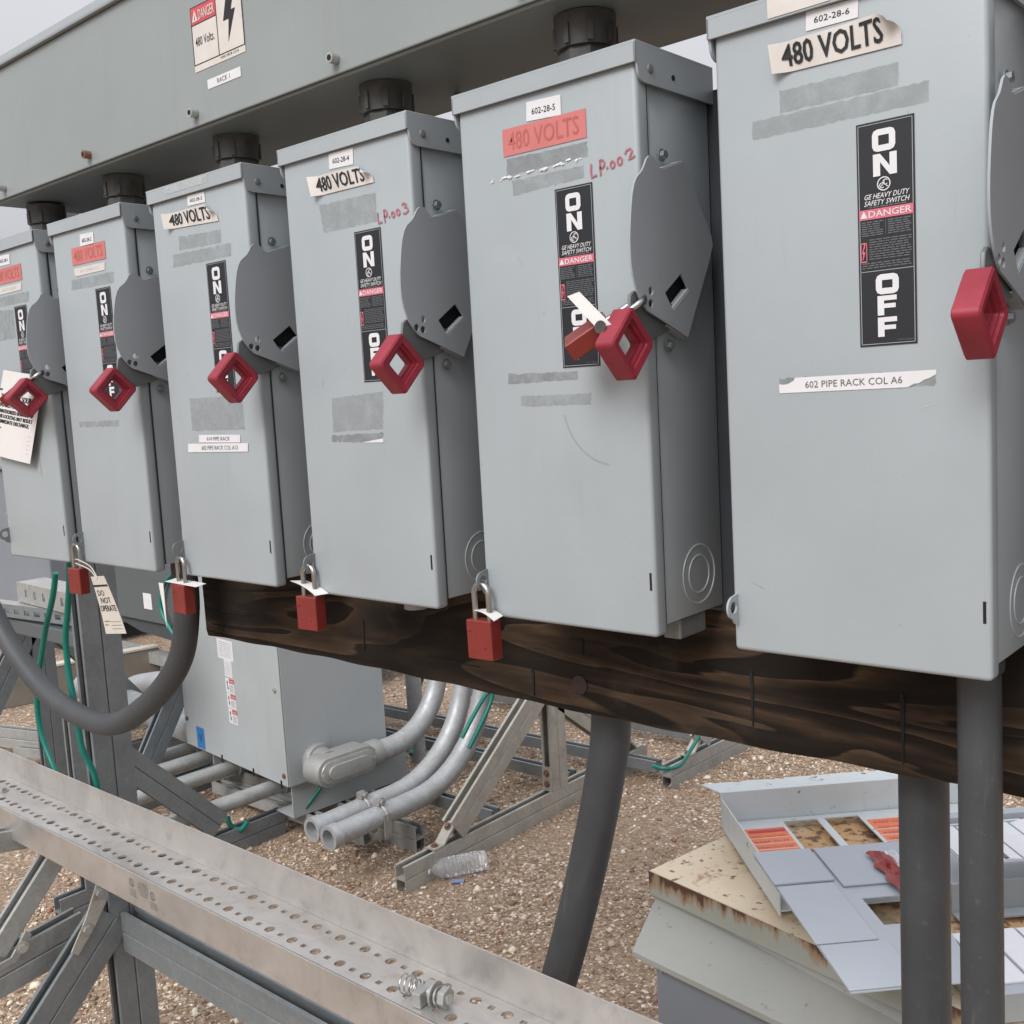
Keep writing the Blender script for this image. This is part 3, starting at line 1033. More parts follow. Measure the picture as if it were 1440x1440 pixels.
def m_tab():
    mb = MB()
    mb.prism([(0.0306, 0.3156), (0.0607, 0.336), (0.0598, 0.3374), (0.0297, 0.317)], side_fn(PX), -0.007, 0.0005)
    return mb.mesh('window_fold', M['plate'])


def m_screw():
    mb = MB()
    mb.disc((0, 0, 0), (1, 0, 0), 0.0062, 0.0012, 14)
    mb.disc((0.0012, 0, 0), (1, 0, 0), 0.0044, 0.0042, 6, 0.3)
    mb.box(0.0054, 0.0056, -0.0038, 0.0038, -0.0006, 0.0006)
    return mb.mesh('plate_screw', M['strutd'])


def m_lever():
    mb = MB()
    p = [(-0.033, 0.3285), (-0.0262, 0.3330), (-0.015, 0.3305), (0.012, 0.3265), (0.040, 0.322), (0.047, 0.312), (0.040, 0.301), (0.016, 0.2925), (-0.014, 0.285), (-0.020, 0.291), (-0.030, 0.301), (-0.036, 0.307)]
    mb.prism(p, side_fn(BW + 0.0055), -0.0018, 0.0018)
    return mb.mesh('lever', M['lever'], 30, 0.0006, 1)


def m_grip():
    """square loop of red vinyl, corner up, with two steps round its window"""
    mb = MB()
    cy, cz = -0.045, 0.284

    def sq(h, c):
        r = []
        for k in range(4):
            a = PI / 4 * 0 + k * PI / 2
            ca, sa = math.cos(a), math.sin(a)
            for q in range(5):
                t = -PI / 4 + PI / 2 * q / 4
                lx, ly = h - c + c * math.cos(t + PI / 4 * 0), 0
                px, py = (h - c) + c * math.cos(t + PI / 4), (h - c) + c * math.sin(t + PI / 4)
                r.append((px * ca - py * sa, px * sa + py * ca))
        return r
    rings = []
    x0, x1 = BW - 0.0035, BW + 0.0175
    xm = (x0 + x1) / 2
    for h, c, x in ((0.0106, 0.002, xm), (0.0106, 0.002, x1 - 0.007), (0.0134, 0.0022, x1 - 0.007), (0.0139, 0.0025, x1 - 0.0035), (0.0163, 0.0028, x1 - 0.0035), (0.0168, 0.003, x1 - 0.0008), (0.0195, 0.0035, x1 - 0.0006), (0.0225, 0.0045, x1), (0.0245, 0.0055, x1 - 0.0014), (0.0245, 0.0055, x0 + 0.0014), (0.0225, 0.0045, x0), (0.0195, 0.0035, x0 + 0.0006), (0.0168, 0.003, x0 + 0.0008), (0.0163, 0.0028, x0 + 0.0035), (0.0139, 0.0025, x0 + 0.0035), (0.0134, 0.0022, x0 + 0.007), (0.0106, 0.002, x0 + 0.007)):
        a = math.radians(45)
        rings.append([(x, cy + p * math.cos(a) - q * math.sin(a), cz + p * math.sin(a) + q * math.cos(a)) for p, q in sq(h, c)])
    n = len(rings[0])
    vs = [p for r in rings for p in r]
    m = len(rings)
    fs = [(i * n + k, i * n + (k + 1) % n, ((i + 1) % m) * n + (k + 1) % n, ((i + 1) % m) * n + k) for i in range(m) for k in range(n)]
    mb.add(vs, fs)
    return mb.mesh('grip', M['grip'], 35)


def m_knock():
    mb = MB()
    for r in (0.0305, 0.0195):
        ring = [(BW - 0.0027, 0.084 + r * math.cos(a), 0.05 + r * math.sin(a)) for a in [2 * PI * k / 36 for k in range(37)]]
        mb.tube(ring, 0.0016, 6, caps=False)
    return mb.mesh('knockout', M['box'], 60)


def m_hasp(mat):
    mb = MB()
    o = [(0.004, 0.024), (-0.006, 0.026)] + arc(-0.0085, 0.0415, 0.0105, -PI * 0.55, -PI * 1.5, 9) + [(0.004, 0.054)]
    mb.prism(o, lambda a, b, t: (0.0045 + t, a, b), -0.001, 0.001, [circ(-0.0085, 0.0415, 0.0058)])
    return mb.mesh('hasp_tab', mat, 30)


def m_slot():
    mb = MB()
    mb.box(0.2198, 0.2222, -0.0004, 0.003, 0.047, 0.0645)
    return mb.mesh('door_slot', M['slot'])


def m_stub():
    mb = MB()
    mb.tube([(0.111, 0.075, 0.0085), (0.111, 0.075, -0.010)], 0.02, 20)
    mb.tube([(0.111, 0.075, -0.010), (0.111, 0.075, -0.023)], 0.0165, 20)
    return mb.mesh('bottom_plug', M['plug'], 40)


# ---- sign: black ON / OFF label
SQ = ((0.1258, 0.4432), (0.1722, 0.4432), (0.1722, 0.2678), (0.1258, 0.2678))
sfn = quadfn(SQ, 0.0006)
ASP = 0.0464 / 0.1754                          # v units per u unit


def glyph_O(mb, u0, u1, v0, v1, fn, lift):
    c = 0.22
    du, dv = u1 - u0, v1 - v0
    cu, cv = c * du, c * du * ASP
    outer = [(u0 + cu, v0), (u1 - cu, v0), (u1 - cu * .3, v0 + cv * .3), (u1, v0 + cv), (u1, v1 - cv), (u1 - cu * .3, v1 - cv * .3), (u1 - cu, v1), (u0 + cu, v1), (u0 + cu * .3, v1 - cv * .3), (u0, v1 - cv), (u0, v0 + cv), (u0 + cu * .3, v0 + cv * .3)]
    w, h = 0.27 * du, 0.27 * du * ASP * 0.95
    poly2(mb, outer, fn, lift, [[(u0 + w, v0 + h), (u0 + w, v1 - h), (u1 - w, v1 - h), (u1 - w, v0 + h)]])


def glyph_N(mb, u0, u1, v0, v1, fn, lift):
    w = 0.30 * (u1 - u0)
    poly2(mb, [(u0, v0), (u0 + w, v0), (u0 + w, v0 + 0.62 * (v1 - v0)), (u1 - w, v0), (u1, v0), (u1, v1), (u1 - w, v1), (u1 - w, v0 + 0.40 * (v1 - v0)), (u0 + w, v1), (u0, v1)], fn, lift)


def glyph_F(mb, u0, u1, v0, v1, fn, lift):
    w, h = 0.34 * (u1 - u0), 0.25 * (v1 - v0)
    vm = v0 + 0.5 * (v1 - v0)
    poly2(mb, [(u0, v0), (u0 + w, v0), (u0 + w, vm - h * 0.55), (u1 - 0.02, vm - h * 0.55), (u1 - 0.02, vm + h * 0.35), (u0 + w, vm + h * 0.35), (u0 + w, v1 - h), (u1, v1 - h), (u1, v1), (u0, v1)], fn, lift)


def m_sign():
    return sheet(MB(), sfn).mesh('operating_sign', M['navy'])


def m_sign_frame():
    mb = MB()
    for u0, u1, v0, v1 in ((0.03, 0.97, 0.988, 0.991), (0.03, 0.97, 0.008, 0.011), (0.03, 0.042, 0.008, 0.991), (0.958, 0.97, 0.008, 0.991), (0.03, 0.97, 0.338, 0.341)):
        rect2(mb, u0, u1, v0, v1, sfn, 0.0003)
    return mb.mesh('sign_border', M['gold'])


def m_sign_white():
    mb = MB()
    L = 0.0004
    glyph_O(mb, 0.28, 0.68, 0.865, 0.962, sfn, L)
    glyph_N(mb, 0.29, 0.70, 0.758, 0.855, sfn, L)
    # round monogram badge
    cu, cv = 0.47, 0.722
    ribbon(mb, arc(cu, cv, 0.108, 0, 2 * PI, 24, 0.108 * ASP), 0.018, sfn, L, ASP)
    for sgn in (-1, 1):
        ribbon(mb, arc(cu + sgn * 0.03, cv + sgn * 0.007, 0.042, PI * 0.2, PI * 1.75, 12, 0.042 * ASP), 0.014, sfn, L, ASP)
        ribbon(mb, [(cu + sgn * 0.07, cv - 0.014), (cu + sgn * 0.02, cv - 0.004), (cu - sgn * 0.012, cv + 0.015)], 0.014, sfn, L, ASP)
    letters(mb, 'GE HEAVY DUTY', sfn, 0.13, 0.90, 0.661, 0.684, 0.010, 0.03, L)
    letters(mb, 'SAFETY SWITCH', sfn, 0.13, 0.90, 0.632, 0.655, 0.010, 0.03, L)
    return mb.mesh('sign_lettering', M['white'])


def m_sign_off():
    mb, L = MB(), 0.0004
    glyph_O(mb, 0.30, 0.70, 0.232, 0.322, sfn, L)
    glyph_F(mb, 0.325, 0.66, 0.137, 0.225, sfn, L)
    glyph_F(mb, 0.325, 0.66, 0.040, 0.128, sfn, L)
    return mb.mesh('off_lettering', M['white'])


def m_sign_pink():
    mb = MB()
    rect2(mb, 0.03, 0.97, 0.572, 0.617, sfn, 0.0005)
    for pts in ([(0.045, 0.382), (0.16, 0.382), (0.16, 0.388), (0.045, 0.388)], [(0.045, 0.465), (0.16, 0.465), (0.16, 0.471), (0.045, 0.471)], [(0.045, 0.382), (0.06, 0.382), (0.06, 0.471), (0.045, 0.471)], [(0.145, 0.382), (0.16, 0.382), (0.16, 0.471), (0.145, 0.471)], [(0.11, 0.465), (0.135, 0.465), (0.095, 0.43), (0.13, 0.43), (0.09, 0.395), (0.075, 0.395), (0.09, 0.42), (0.07, 0.424)]):
        poly2(mb, pts, sfn, 0.0005)
    return mb.mesh('danger_band', M['pink'])


def m_sign_danger():
    mb = MB()
    letters(mb, 'DANGER', sfn, 0.20, 0.94, 0.580, 0.609, 0.012, 0, 0.0008)
    poly2(mb, [(0.05, 0.580), (0.18, 0.580), (0.115, 0.612)], sfn, 0.0008)
    return mb.mesh('danger_lettering', M['white'])


def m_sign_fine():
    mb = MB()
    r = random.Random(3)

    def words(u0, u1, v):
        u = u0
        while u < u1 - 0.05:
            w = min(r.uniform(0.05, 0.14), u1 - u)
            rect2(mb, u, u + w, v, v + 0.0052, sfn, 0.0004)
            u += w + 0.018
    for i in range(7):
        words(0.07, 0.45, 0.558 - i * 0.0098)
        words(0.53, 0.93, 0.558 - i * 0.0098)
    rect2(mb, 0.487, 0.495, 0.50, 0.565, sfn, 0.0004)
    for i in range(9):
        words(0.20, 0.93, 0.478 - i * 0.0108)
    for i in range(3):
        words(0.07, 0.93, 0.374 - i * 0.0105)
    words(0.2, 0.85, 0.622)
    letters(mb, 'NP272788001', sfn, 0.66, 0.94, 0.018, 0.025, 0.01, 0, 0.0004)
    return mb.mesh('fine_print', M['finetext'])


def simple_label(parent, name, q, mat, text=None, tmat=None, box=(0.12, 0.88, 0.28, 0.74), bold=0.0, base=0.0007, lift_fn=None, grid=(1, 1), label=None, tlift=0.0003):
    fn = quadfn(q, base, lift_fn)
    if name == 'adhesive_residue':                           # ragged outline of torn-off tape
        rj = random.Random(int(1e5 * (q[0][0] + q[2][1]) + 7 * parent.location.x * 100))
        W_, H_ = abs(q[1][0] - q[0][0]), abs(q[0][1] - q[3][1])
        per = []
        for (ua, va), (ub, vb) in (((0, 0), (1, 0)), ((1, 0), (1, 1)), ((1, 1), (0, 1)), ((0, 1), (0, 0))):
            ns = max(4, int((W_ if ua != ub else H_) / 0.004))
            for i in range(ns):
                t_ = i / ns
                j_ = rj.uniform(-0.0009, 0.0004) * (2.2 if rj.random() < 0.12 else 1)
                u_, v_ = ua + (ub - ua) * t_, va + (vb - va) * t_
                if ua == ub:
                    u_ += (j_ if ua else -j_) / W_
                else:
                    v_ += (j_ if va else -j_) / H_
                per.append((u_, v_))
        o = put(name, poly2(MB(), per, fn, 0.0).mesh(name, mat), parent, label)
    else:
        o = put(name, sheet(MB(), fn, *grid).mesh(name, mat, 60 if lift_fn else None), parent, label)
    if text:
        mb = MB()
        letters(mb, text, fn, *box, bold=bold, lift=tlift)
        mb.build('lettering', tmat or M['ink'], o)
    return o, fn


def stroke_text(parent, q, strokes):
    fn = quadfn(q, 0.0008)
    mb = MB()
    w = abs(q[1][0] - q[0][0])
    h = abs(q[0][1] - q[3][1])
    for s in strokes:
        ribbon(mb, s, 0.036, fn, 0.0, w / h)
    mb.build('handwriting', M['pen'], parent)


LP = [[(0.06, 0.9), (0.03, 0.5), (0.02, 0.05), (0.1, 0.12), (0.14, 0.1)], [(0.22, 0.0), (0.23, 0.4), (0.25, 0.85)], arc(0.27, 0.68, 0.065, PI * 0.7, -PI * 0.75, 8, 0.25), [(0.36, 0.3), (0.4, 0.36)],
      arc(0.50, 0.42, 0.045, 0, 2 * PI, 10, 0.2), arc(0.66, 0.48, 0.05, 0, 2 * PI, 10, 0.22)]
TWO = [[(0.78, 0.75), (0.82, 0.95), (0.9, 0.97), (0.93, 0.8), (0.88, 0.55), (0.84, 0.4), (0.94, 0.42), (0.98, 0.5)]]
THREE = [[(0.8, 0.9), (0.88, 1.0), (0.94, 0.85), (0.86, 0.68), (0.95, 0.6), (0.97, 0.4), (0.88, 0.25), (0.8, 0.3)]]


def peel(k):
    def f(u, v):
        e = 0.0
        if u > 0.78 and v > 0.3:
            e += 0.010 * ((u - 0.78) / 0.22) ** 1.5 * ((v - 0.3) / 0.7) ** 1.2
        if u < 0.14:
            e += 0.007 * ((0.14 - u) / 0.14) ** 1.3
        e += 0.0012 * (1 + math.sin(9 * u + k)) * v
        s = -0.012 * max(0, (u - 0.80) / 0.20) ** 1.5 * max(0, (v - 0.35) / 0.65) ** 1.5
        return (s * 0.5, e, s * 0.9)
    return f


RED = ((0.0613, 0.513), (0.1681, 0.5125), (0.1681, 0.4855), (0.0613, 0.4862))
VOLT = {6: ((0.0555, 0.5209), (0.163, 0.5239), (0.1637, 0.4962), (0.058, 0.4974)), 4: ((0.0548, 0.5176), (0.1624, 0.516), (0.167, 0.4939), (0.0603, 0.4941)), 3: ((0.0382, 0.5219), (0.1589, 0.5212), (0.1645, 0.4955), (0.0402, 0.501))}
NUM = {6: ((0.0859, 0.541), (0.1301, 0.5397), (0.1292, 0.5251), (0.0855, 0.5257)), 5: ((0.0953, 0.5335), (0.1388, 0.5316), (0.1385, 0.5125), (0.094, 0.515)), 4: ((0.0901, 0.5395), (0.1339, 0.5385), (0.133, 0.5198), (0.0891, 0.5215)),
       3: ((0.0945, 0.5395), (0.1363, 0.5385), (0.1374, 0.5244), (0.0937, 0.5254)), 2: ((0.0936, 0.531), (0.1367, 0.5296), (0.1353, 0.5114), (0.0921, 0.5125)), 1: ((0.0849, 0.5345), (0.1303, 0.5333), (0.1283, 0.5163), (0.0827, 0.5171))}
TRANS = {1: (-1.5033, -0.0074, 1.1872, 0.0045), 2: (-1.2346, -0.0006, 1.1905, -0.0049), 3: (-0.9237, -0.0011, 1.1918, -0.0031), 4: (-0.6121, -0.0017, 1.1909, -0.003), 5: (-0.3106, 0.0012, 1.1905, -0.0015), 6: (0.0002, 0.0012, 1.1893, 0.0026)}
LAB = {1: 'left end grey safety switch box behind a white lockout tag', 2: 'grey safety switch box with faded red sticker beside the left end box',
       3: 'grey safety switch box with two small white pipe rack strips low on its door', 4: 'grey safety switch box with LP-003 in red pen beside its ON sign',
       5: 'grey safety switch box marked LP-002 with red 480 VOLTS sticker', 6: 'nearest grey safety switch box with torn white pipe rack strip'}
for k in range(1, 7):
    x, y, z, a = TRANS[k]
    t = thing('safety_switch', LAB[k], 'safety switch', (x, y, z), (0, -a, 0), 'grey safety switches in a row under the trough')
    put('body', cached('body', m_body), t)
    put('door_seam', cached('seam', m_seam), t)
    d = put('door', cached('door', m_door), t)
    put('door_slot', cached('slot', m_slot), t)
    hd = put('hood', cached('hood', m_hood), t)
    r = put('rivet', cached('rivet', m_rivet), hd)
    r.location = (BW + 0.004, 0.019, 0.538)
    r = put('hood_screw_hole', cached('rh', m_rivethole), hd)
    r.location = (BW + 0.004, 0.058, 0.5365)
    put('knockout', cached('knock', m_knock), t)
    put('hasp_tab', cached('hasp%d' % (k == 6), lambda: m_hasp(M['box'] if k == 6 else M['strutd'])), t)
    if k == 4:
        put('bottom_plug', cached('stub', m_stub), t)
    if k == 5:
        MB().box(0.200, 0.221, 0.05, 0.10, -0.013, 0.0085).build('bottom_lug', M['strutd'], t, bevel=0.002)
    hp = put('handle_plate', cached('plate', m_plate), t)
    for i in range(5):
        put('plate_flange', cached('flange%d' % i, lambda: m_flange(i)), hp)
    put('opening_shade_block', cached('opening_shade', m_opening_shade), hp)
    put('window_fold', cached('tab', m_tab), hp)
    for sy, sz in ((0.035, 0.4622), (0.036, 0.283)):
        s = put('plate_screw', cached('screw', m_screw), hp)
        s.location = (BW + 0.002, sy, sz)
    lv = put('lever', cached('lever', m_lever), t)
    put('grip', cached('grip', m_grip), lv)
    sg = put('operating_sign', cached('sign', m_sign), t)
    for nm, f in (('sign_border', m_sign_frame), ('sign_lettering', m_sign_white), ('off_lettering', m_sign_off), ('danger_band', m_sign_pink), ('danger_lettering', m_sign_danger), ('fine_print', m_sign_fine)):
        q = put(nm, cached(nm, f), sg)
        if nm == 'fine_print':
            q['kind'] = 'stuff'
    simple_label(t, 'number_label', NUM[k], M['white'], '602-28-%d' % k, M['ink'], (0.16, 0.84, 0.3, 0.62), 0.004)
    if k in VOLT:
        pf = peel(k)
        o, fn = simple_label(t, 'voltage_label', VOLT[k], M['cream'], '480 VOLTS', M['ink'], (0.085, 0.87, 0.17, 0.9), 0.022, 0.0012, pf, (28, 8), tlift=0.0006)
    else:
        simple_label(t, 'voltage_label', RED, M['faded'], '480 VOLTS', M['fadedtext'], (0.07, 0.92, 0.18, 0.84), 0.012)
    if k == 6:
        simple_label(t, 'lid_label', ((0.0541, 0.5585), (0.109, 0.5585), (0.109, 0.5425), (0.0544, 0.5425)), M['cream'], base=0.0056)
        simple_label(t, 'adhesive_residue', ((0.0602, 0.4849), (0.1607, 0.4842), (0.1607, 0.4660), (0.0602, 0.4665)), M['residue'], base=0.0003)
        simple_label(t, 'adhesive_residue', ((0.0338, 0.465), (0.1838, 0.4655), (0.1836, 0.4493), (0.0346, 0.4495)), M['residue'], base=0.0004)
        fn = quadfn(((0.0526, 0.2462), (0.1864, 0.2462), (0.1864, 0.2335), (0.0526, 0.2335)), 0.0005)
        simple_label(t, 'adhesive_residue', ((0.0526, 0.2462), (0.1864, 0.2462), (0.1864, 0.2335), (0.0526, 0.2335)), M['residued'], base=0.0003)
        mb = poly2(MB(), [(0.0, 0.0), (0.83, 0.0), (0.87, 0.2), (0.9, 0.22), (0.93, 0.42), (0.96, 0.5), (1.0, 0.72), (1.0, 1.0), (0.11, 1.0), (0.1, 0.8), (0.065, 0.62), (0.03, 0.56), (0.0, 0.62)], fn, 0.0)
        o = mb.build('pipe_rack_label', M['white'], t)
        mb = MB()
        letters(mb, '602 PIPE RACK COL A6', fn, 0.18, 0.80, 0.27, 0.72, 0.002, lift=0.0003)
        mb.build('lettering', M['finetext'], o)
    if k == 5:
        simple_label(t, 'adhesive_residue', ((0.0649, 0.4835), (0.1688, 0.482), (0.168, 0.4677), (0.0636, 0.466)), M['residued'], base=0.0003)
        simple_label(t, 'adhesive_residue', ((0.0702, 0.4615), (0.1633, 0.4606), (0.1626, 0.4487), (0.071, 0.4457)), M['residue'], base=0.0003)
        simple_label(t, 'adhesive_residue', ((0.051, 0.2663), (0.1438, 0.2637), (0.1432, 0.2555), (0.0501, 0.2545)), M['residued'], base=0.0003)
        simple_label(t, 'adhesive_residue', ((0.0672, 0.2418), (0.1594, 0.2418), (0.1586, 0.2296), (0.0664, 0.2306)), M['residue'], base=0.0003)
        fn = quadfn(((0, 1), (1, 1), (1, 0), (0, 0)), 0.0008)
        mb = MB()
        rr = random.Random(2)
        for i in range(34):
            xx = 0.04 + 0.12 * rr.random()
            zz = 0.4655 + rr.uniform(-0.0012, 0.0012) + (0.004 if 0.135 < xx < 0.15 else 0) * rr.random() + 0.012 * (xx - 0.1)
            w_, h_ = rr.uniform(0.0008, 0.0038), rr.uniform(0.0004, 0.0012)
            poly2(mb, [(xx - w_, zz - h_ * .3), (xx, zz - h_), (xx + w_, zz), (xx + w_ * .3, zz + h_), (xx - w_ * .5, zz + h_ * .6)], fn, i * 0.00003)
        mb.build('label_scrapings', M['chalk'], t)['kind'] = 'stuff'
        mb = ribbon(MB(), arc(0.185, 0.232, 0.062, PI * 1.06, PI * 1.46, 12), 0.0014, quadfn(((0, 1), (1, 1), (1, 0), (0, 0)), 0.0004), 0.0)
        mb.build('scuff_mark', M['scuff'], t)
        stroke_text(t, ((0.1685, 0.461), (0.2232, 0.4668), (0.2241, 0.4511), (0.171, 0.4459)), LP + TWO)
    if k == 4:
        simple_label(t, 'adhesive_residue', ((0.0646, 0.4840), (0.1677, 0.4828), (0.1667, 0.4495), (0.07, 0.4497)), M['residue'], base=0.0003)
        simple_label(t, 'adhesive_residue', ((0.0621, 0.251), (0.1582, 0.256), (0.1538, 0.2117), (0.0601, 0.2088)), M['residue'], base=0.0003)
        simple_label(t, 'adhesive_residue', ((0.0569, 0.2053), (0.1534, 0.2075), (0.1522, 0.1957), (0.0559, 0.1965)), M['residued'], base=0.0003)
        mb = poly2(MB(), [(0.112, 0.1957), (0.1526, 0.1957), (0.1526, 0.2005)], quadfn(((0, 1), (1, 1), (1, 0), (0, 0)), 0.0006), 0.0)
        mb.build('label_scrap', M['white'], t)
        stroke_text(t, ((0.1655, 0.461), (0.2204, 0.464), (0.2225, 0.4485), (0.1688, 0.446)), LP + THREE)
    if k == 3:
        simple_label(t, 'adhesive_residue', ((0.0641, 0.4879), (0.1668, 0.4846), (0.1667, 0.4660), (0.0628, 0.4690)), M['residue'], base=0.0003)
        simple_label(t, 'adhesive_residue', ((0.0455, 0.4657), (0.1886, 0.464), (0.1862, 0.4466), (0.0425, 0.4472)), M['residue'], base=0.0004)
        simple_label(t, 'adhesive_residue', ((0.055, 0.262), (0.185, 0.262), (0.185, 0.215), (0.055, 0.215)), M['residue'], base=0.0003)
        simple_label(t, 'pipe_rack_label', ((0.0725, 0.2095), (0.1734, 0.2085), (0.1719, 0.1978), (0.0707, 0.1985)), M['white'], '614 PIPE RACK', M['finetext'], (0.2, 0.76, 0.25, 0.75))
        simple_label(t, 'pipe_rack_label', ((0.0426, 0.197), (0.1901, 0.1969), (0.1885, 0.1853), (0.0406, 0.1846)), M['white'], '602 PIPE RACK COL A13', M['finetext'], (0.24, 0.84, 0.25, 0.75), base=0.0009)
        simple_label(t, 'lid_scrape', ((0.05, 0.5575), (0.155, 0.5575), (0.153, 0.5475), (0.048, 0.5475)), M['scrape'], base=0.0056)
    if k in (1, 2):
        simple_label(t, 'peeled_strip', ((0.064, 0.4815), (0.1635, 0.4805), (0.161, 0.469), (0.066, 0.469)), M['cream'], '604-CHARGER', M['residue'], (0.2, 0.8, 0.3, 0.7))
        simple_label(t, 'adhesive_residue', ((0.0515, 0.4649), (0.1875, 0.4643), (0.1843, 0.4466), (0.0482, 0.4484)), M['residue'], base=0.0003)
    if k == 2:
        simple_label(t, 'adhesive_residue', ((0.03, 0.238), (0.16, 0.238), (0.16, 0.228), (0.03, 0.228)), M['residue'], base=0.0003)
    if k == 1:
        simple_label(t, 'adhesive_residue', ((0.02, 0.445), (0.12, 0.44), (0.12, 0.39), (0.02, 0.39)), M['residue'], base=0.0003)
        mb = ribbon(MB(), [(0.150, 0.27), (0.153, 0.22), (0.158, 0.18), (0.161, 0.15)], 0.0022, quadfn(((0, 1), (1, 1), (1, 0), (0, 0)), 0.0004), 0.0)
        mb.build('scuff_mark', M['scuff'], t)
    rg = random.Random(40 + k)
    dfn = quadfn(((0, 1), (1, 1), (1, 0), (0, 0)), 0.00022)
    for i in range(2):
        cx_, cz_, an = rg.uniform(0.02, 0.20), rg.uniform(0.03, 0.5), rg.uniform(-1.2, 1.2)
        ln = rg.uniform(0.002, 0.008)
        ribbon(MB(), [(cx_ + ln * (q - 1) * math.cos(an) + rg.uniform(-0.0006, 0.0006), cz_ + ln * (q - 1) * math.sin(an)) for q in range(3)], rg.uniform(0.0003, 0.0006), dfn, 0.00015).build('scratch', M['scuff'] if i % 2 else M['scrape'], t)
    # threaded hub joining the box to the trough above
    h = thing('conduit_hub', ['dark threaded hub above the left end box', 'dark threaded hub above the second box from the left', 'dark threaded hub above the box with two white pipe rack strips', 'dark threaded hub above the box marked LP-003', 'dark threaded hub above the box marked LP-002', 'threaded hub hidden above the nearest box'][k - 1], 'conduit hub', (x + 0.125, 0.066, z + BH), group='dark hubs between boxes and trough')
    mb = MB()
    mb.tube([(0, 0, 0.0015), (0, 0, 0.024)], 0.025, 24)
    mb.build('nipple', M['hub'], h, smooth=40)
    mb = MB()
    mb.tube([(0, 0, 0.008), (0, 0, 0.0235), (0, 0, 0.0275)], [0.0282, 0.0282, 0.027], 8)
    mb.build('locknut', M['hub'], h)
    mb = MB()
    mb.tube([(0, 0, 0.028), (0, 0, 0.046), (0, 0, 0.0605)], [0.030, 0.0315, 0.032], 28)
    hc = mb.build('hub_body', M['hub'], h, smooth=40)
    mb = MB()
    for i in range(8):
        w = 2 * PI * i / 8
        mb.box(-0.003, 0.003, -0.002, 0.002, 0.03, 0.05)
        n8 = len(mb.v) - 8
        for j in range(8):
            px, py, pz = mb.v[n8 + j]
            py += 0.0312
            mb.v[n8 + j] = (px * math.cos(w) - py * math.sin(w), px * math.sin(w) + py * math.cos(w), pz)
    mb.build('wrench_ribs', M['hub'], hc)


# ------------------------------------------------------------------ padlocks and tags
def m_lockbody():
    mb = MB()
    mb.box(-0.0185, 0.0185, -0.009, 0.009, -0.044, 0.0)
    return mb.mesh('lock_body', M['lockred'], 30, 0.0012, 1)


def m_shackle():
    mb = MB()
    p = [(-0.0105, 0, -0.006), (-0.0105, 0, 0.014), (-0.0105, 0, 0.026)] + [(-0.0105 * math.cos(a), 0, 0.029 + 0.0105 * math.sin(a)) for a in [PI * i / 12 for i in range(13)]] + [(0.0105, 0, 0.026), (0.0105, 0, 0.014), (0.0105, 0, -0.006)]
    mb.tube(p, 0.0034, 12)
    return mb.mesh('shackle', M['steel'], 60)


def padlock(loc, rot, label):
    p = thing('padlock', label, 'padlock', loc, rot, 'red lockout padlocks')
    b = put('lock_body', cached('lockbody', m_lockbody), p)
    put('shackle', cached('shackle', m_shackle), p)
    mb = MB()
    for px, pz in ((-0.011, -0.012), (-0.0145, -0.013), (0.009, -0.031)):
        mb.disc((px, -0.0091, pz), (0, -1, 0), 0.0008, 0.0003, 8)
    mb.build('stamped_dot', M['slot'], b)
    return p


padlock((-0.3065, -0.010, 1.189), (0, math.radians(-1), 0), 'red padlock hanging below the left corner of the box marked LP-002')
padlock((-0.6125, -0.010, 1.189), (0, 0, math.radians(4)), 'red padlock hanging below the left corner of the box marked LP-003')
padlock((-0.917, -0.010, 1.181), (0, 0, math.radians(-4)), 'red padlock under a folded white card at the box with pipe rack strips')
padlock((-1.2415, -0.010, 1.183), (0, 0, math.radians(3)), 'red padlock with a DO NOT OPERATE tag behind it')
# through the lever of box 5: shackle threads the plate hole and the body hangs forward and left
def lever_lock(hole, label):
    d = Vector((0.76, 0.40, 0.51)).normalized()
    x = Vector((-0.58, 0.80, 0.30))
    x = (x - d * x.dot(d)).normalized()
    y = d.cross(x)
    m = Matrix((x, y, d)).transposed()
    o = Vector(hole) - d * 0.036
    padlock(o, m.to_euler(), label)


lever_lock((-0.0755, -0.0175, 1.5145), 'tilted red padlock locked through the lever of the box marked LP-002')
lever_lock((-1.2680, -0.0265, 1.5115), 'red padlock half hidden behind the lever grip of the left end box')


def card(name, q3, label, cat, mat, th=0.0006, bend=None, nu=10, nv=10):
    """thin card from four corners (TL, TR, BR, BL)"""
    tl_, tr_, br_, bl_ = [Vector(p) for p in q3]
    c = (tl_ + tr_ + br_ + bl_) / 4
    n = ((tr_ - tl_).cross(bl_ - tl_)).normalized()
    if n.y > 0:
        n = -n

    def fn(u, v, l=0.0):
        p = (bl_ * (1 - u) + br_ * u) * (1 - v) + (tl_ * (1 - u) + tr_ * u) * v
        e = bend(u, v) if bend else 0.0
        return p + n * (l + e) - c
    mb = MB()
    sheet(mb, lambda u, v, l: fn(u, v, 0.0), nu, nv)
    sheet(mb, lambda u, v, l: fn(u, v, -th), nu, nv)
    m1 = (nu + 1) * (nv + 1)
    ring = [i for i in range(nu + 1)] + [(j + 1) * (nu + 1) - 1 for j in range(1, nv + 1)] + [nv * (nu + 1) + i for i in range(nu - 1, -1, -1)] + [j * (nu + 1) for j in range(nv - 1, 0, -1)]
    mb.f += [(ring[i], ring[(i + 1) % len(ring)], ring[(i + 1) % len(ring)] + m1, ring[i] + m1) for i in range(len(ring))]
    t = thing(name, label, cat, c)
    mb.build('card', mat, t, smooth=50)
    return t, fn


